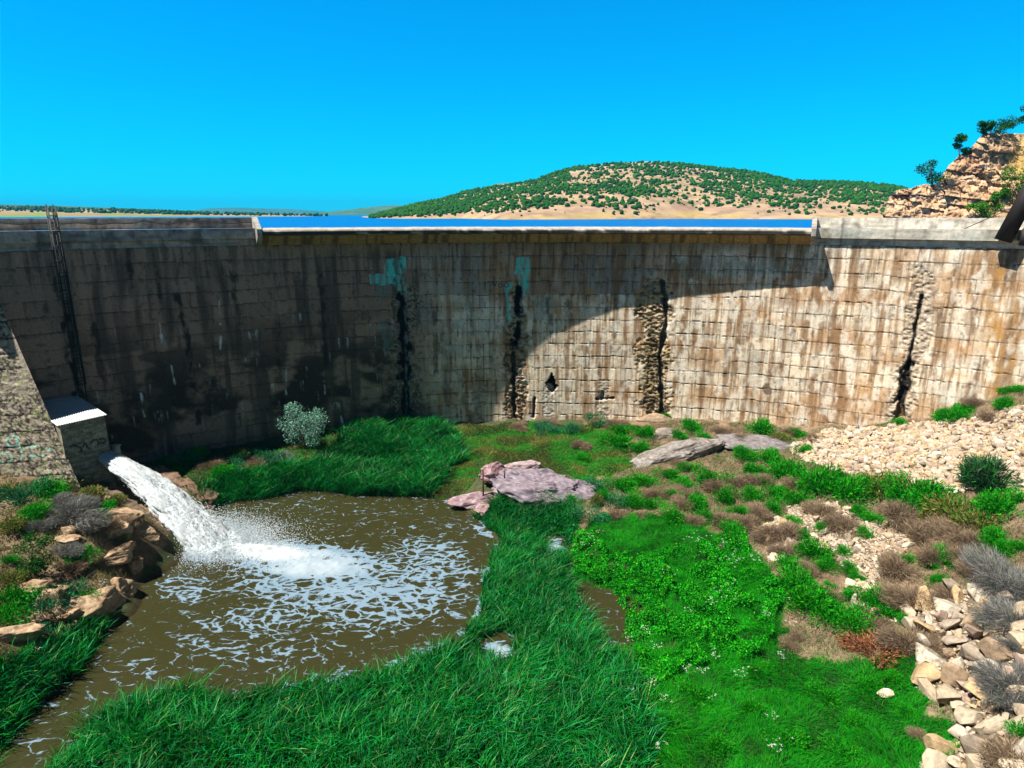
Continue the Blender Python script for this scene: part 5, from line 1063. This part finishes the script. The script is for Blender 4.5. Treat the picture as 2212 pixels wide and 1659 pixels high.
n = 3200; u = rng.random(n); v = rng.random(n)*.8; P = surf_at(LX, LY, LZ, u, v); px, py = proj(P[:, 0], P[:, 1], P[:, 2]); k = (rng.random(n) < .25+.75*sst(.4, .6, fbm(px/50, v*4, o=2, s=173))*sst(620, 300, px)) & (v > .25); P = P[k]
merged('shore_trees', 'dark scattered trees and scrub on the low left shore', P, rng.uniform(1.3, 3.8, len(P)), tint=.7)
hs_ = at_y(135, 452.5, 1500); mb = MB().box(hs_, 26, 12, 6).box(np.array(hs_)+[22, 4, -.5], 18, 10, 5); o = mb.build('far_house', M['conc'], col=np.array([.30, .34, .45])); tag(o, 'tiny long bluish house on the far left shore', 'house')

# ------------------------------------------------------------------ sandstone cliff at the right abutment
CS = [(1895,478),(1908,465),(1913,430),(1916,423),(1925,414),(1940,408),(1960,404),(1977,402),(2000,400),(2011,397),(2020,382),(2029,366),(2036,352),(2045,340),(2062,326),(2080,313),(2088,298),(2094,291),(2120,288),(2150,289),(2176,290),(2191,280),(2212,273),(2300,255),(2420,235),(2600,220)]
nx, nd = 520, 190
px = np.concatenate([np.linspace(1893, 2230, 420), np.linspace(2232, 2700, 100)]); T = np.concatenate([np.linspace(0, 1, nd), 1+np.linspace(.03, 1, 30)])
PX_, TT = np.meshgrid(px, T, indexing='ij'); PX_, TT = PX_.ravel(), TT.ravel(); tt = np.clip(TT, 0, 1)
dB = 76-8*sst(1950, 2300, PX_); dT = dB+3+9*sst(1990, 2250, PX_)
top = ZC+slope(PX_, interp(PX_, CS))*dT; zb_ = 20.
z = zb_+(top-zb_)*tt; d = dB+(dT-dB)*tt**1.1
X, Y = az(PX_)*d, d
lay = z*1.5+X*.10+(fbm(X*.25, z*.3, Y*.25, o=3, s=181)-.5)*2.2; li = np.floor(lay); lf = lay-li
out = (_h(li.astype(np.int64), np.int64(0), np.int64(0), 182)-.5)*.8 - sst(.93, 1, lf)*.2 - sst(.05, 0, lf)*.15
vx = X*.75+li*.7+(fbm(X*.5, z*.6, o=2, s=183)-.5)*1.5; vi = np.floor(vx); vf = vx-vi
out += (_h(vi.astype(np.int64), li.astype(np.int64), np.int64(0), 184)-.5)*.6 - sst(.06, 0, np.minimum(vf, 1-vf))*.12
out += (fbm(X*.35, Y*.2, z*.3, o=5, s=185)-.5)*5.0 + (fbm(X*1.6, z*2.6, Y, o=5, s=186)-.5)*.6
z = z+(fbm(X*.9, z*.9, 5, o=4, s=195)-.5)*.7*sst(.3, 1, tt)*np.where(TT > 1, sst(1.3, 1, TT), 1)
grassy = sst(2130, 2200, PX_+(fbm(X*.3, z*.3, o=3, s=187)-.5)*160)*sst(.10, .3, tt)
out *= (1-grassy*.75)*np.where(TT > 1, sst(1.25, 1, TT), 1)
f_ = 1-out/np.hypot(X, Y); X, Y = X*f_, Y*f_
back_ = np.clip(TT-1, 0, 1); Y = Y+back_*45; X = X+back_*30; z = z-back_*4-(fbm(X*.1, Y*.1, o=3, s=188)-.5)*2*back_
c = np.tile(np.array([.50, .335, .20]), (len(X), 1)); c *= (.85+.3*_h(li.astype(np.int64), vi.astype(np.int64), np.int64(0), 189))[:, None]
c = mixc(c, (.34, .18, .10), sst(.5, .68, fbm(X*.5, z*.5, Y*.5, o=4, s=190))*.75); c = mixc(c, (.52, .41, .30), sst(.52, .7, fbm(X*1.5, z*2.5, Y, o=4, s=191))*.6)
c = mixc(c, (.06, .04, .03), np.maximum(sst(.08, .02, np.minimum(lf, 1-lf)), sst(.05, .01, np.minimum(vf, 1-vf)))*.45); c = mixc(c, (.34, .23, .06), grassy*sst(.35, .5, fbm(X, z*1.5, o=4, s=192))*.85)
o = obj('cliff', np.stack([X, Y, z], 1), [gridF(len(px), len(T))], M['rock'], col=np.clip(c, 0, 1), smooth=False); tag(o, 'tan layered sandstone cliff rising behind the right end of the dam', 'cliff', kind='structure')
_cx = X.reshape(len(px), -1); _cy = Y.reshape(len(px), -1); _cz = z.reshape(len(px), -1); _qx, _qy = proj(_cx, _cy, _cz)
def cp(px, py, dd):                                        # foot of a tree on the cliff surface nearest that sight line
    w_ = (_qx-px)**2+(_qy-py)**2; i, j = np.unravel_index(np.argmin(w_), w_.shape); return np.array([_cx[i, j], _cy[i, j], _cz[i, j]-.1])
JT = [(.012, .09, .012), (.02, .15, .015), (.008, .05, .010), (.06, .20, .02)]
for (bx_, by_, dd, h_, w_, ln, lb, nm) in [(2016,398,79,3.0,2.9,-.22,'windswept juniper leaning left on the cliff ledge','juniper_tree'), (2066,326,83,2.3,1.6,-.1,'slender juniper on the cliff edge below the summit trees','juniper_tree'),
        (2158,291,85,1.9,3.2,0,'wide juniper on the flat top of the cliff','juniper_tree'), (2128,291,85,1.5,1.8,-.1,'small round juniper left of the wide cliff top juniper','juniper_tree'), (2216,277,83,3.4,2.6,-.1,'tall dark juniper cut by the right picture edge','juniper_tree'),
        (2108,385,77.5,3.6,1.4,.05,'thin green tree growing in the cliff cleft','cleft_tree'), (2188,442,71,4.6,3.4,.1,'yellow green tree on the grassy slope beside the gantry','slope_tree'), (2150,462,70,2.8,2.2,.2,'leaning bush tree left of the gantry tree','slope_tree'), (2110,474,71,1.9,2.2,.3,'bright green bush at the foot of the cliff above the parapet','cliff_bush')]:
    tree(nm, lb, cp(bx_, by_, dd), h_, w_, 820+int(bx_) % 97, JT if 'juniper' in nm else [(.02, .16, .01), (.06, .24, .02), (.12, .26, .03)], [4, 3, 3, 1] if 'juniper' in nm else [3, 3, 1], 2200, .17, 9, ln, 'tree' if 'bush' not in nm else 'bush', .07, .22)
# ------------------------------------------------------------------ air between here and the far hills
m, nt, p = mat_new('haze'); nt.nodes.remove(p); v = nt.nodes.new('ShaderNodeVolumePrincipled')
v.inputs['Color'].default_value = (.03, .50, .95, 1); v.inputs['Density'].default_value = .00009; v.inputs['Anisotropy'].default_value = 0
nt.links.new(v.outputs[0], nt.nodes['Material Output'].inputs['Volume'])
o = MB().box((0, 3900, 130), 20400, 18600, 280).build('haze', m); tag(o, 'thin blue air over the far hills', 'haze', kind='stuff')
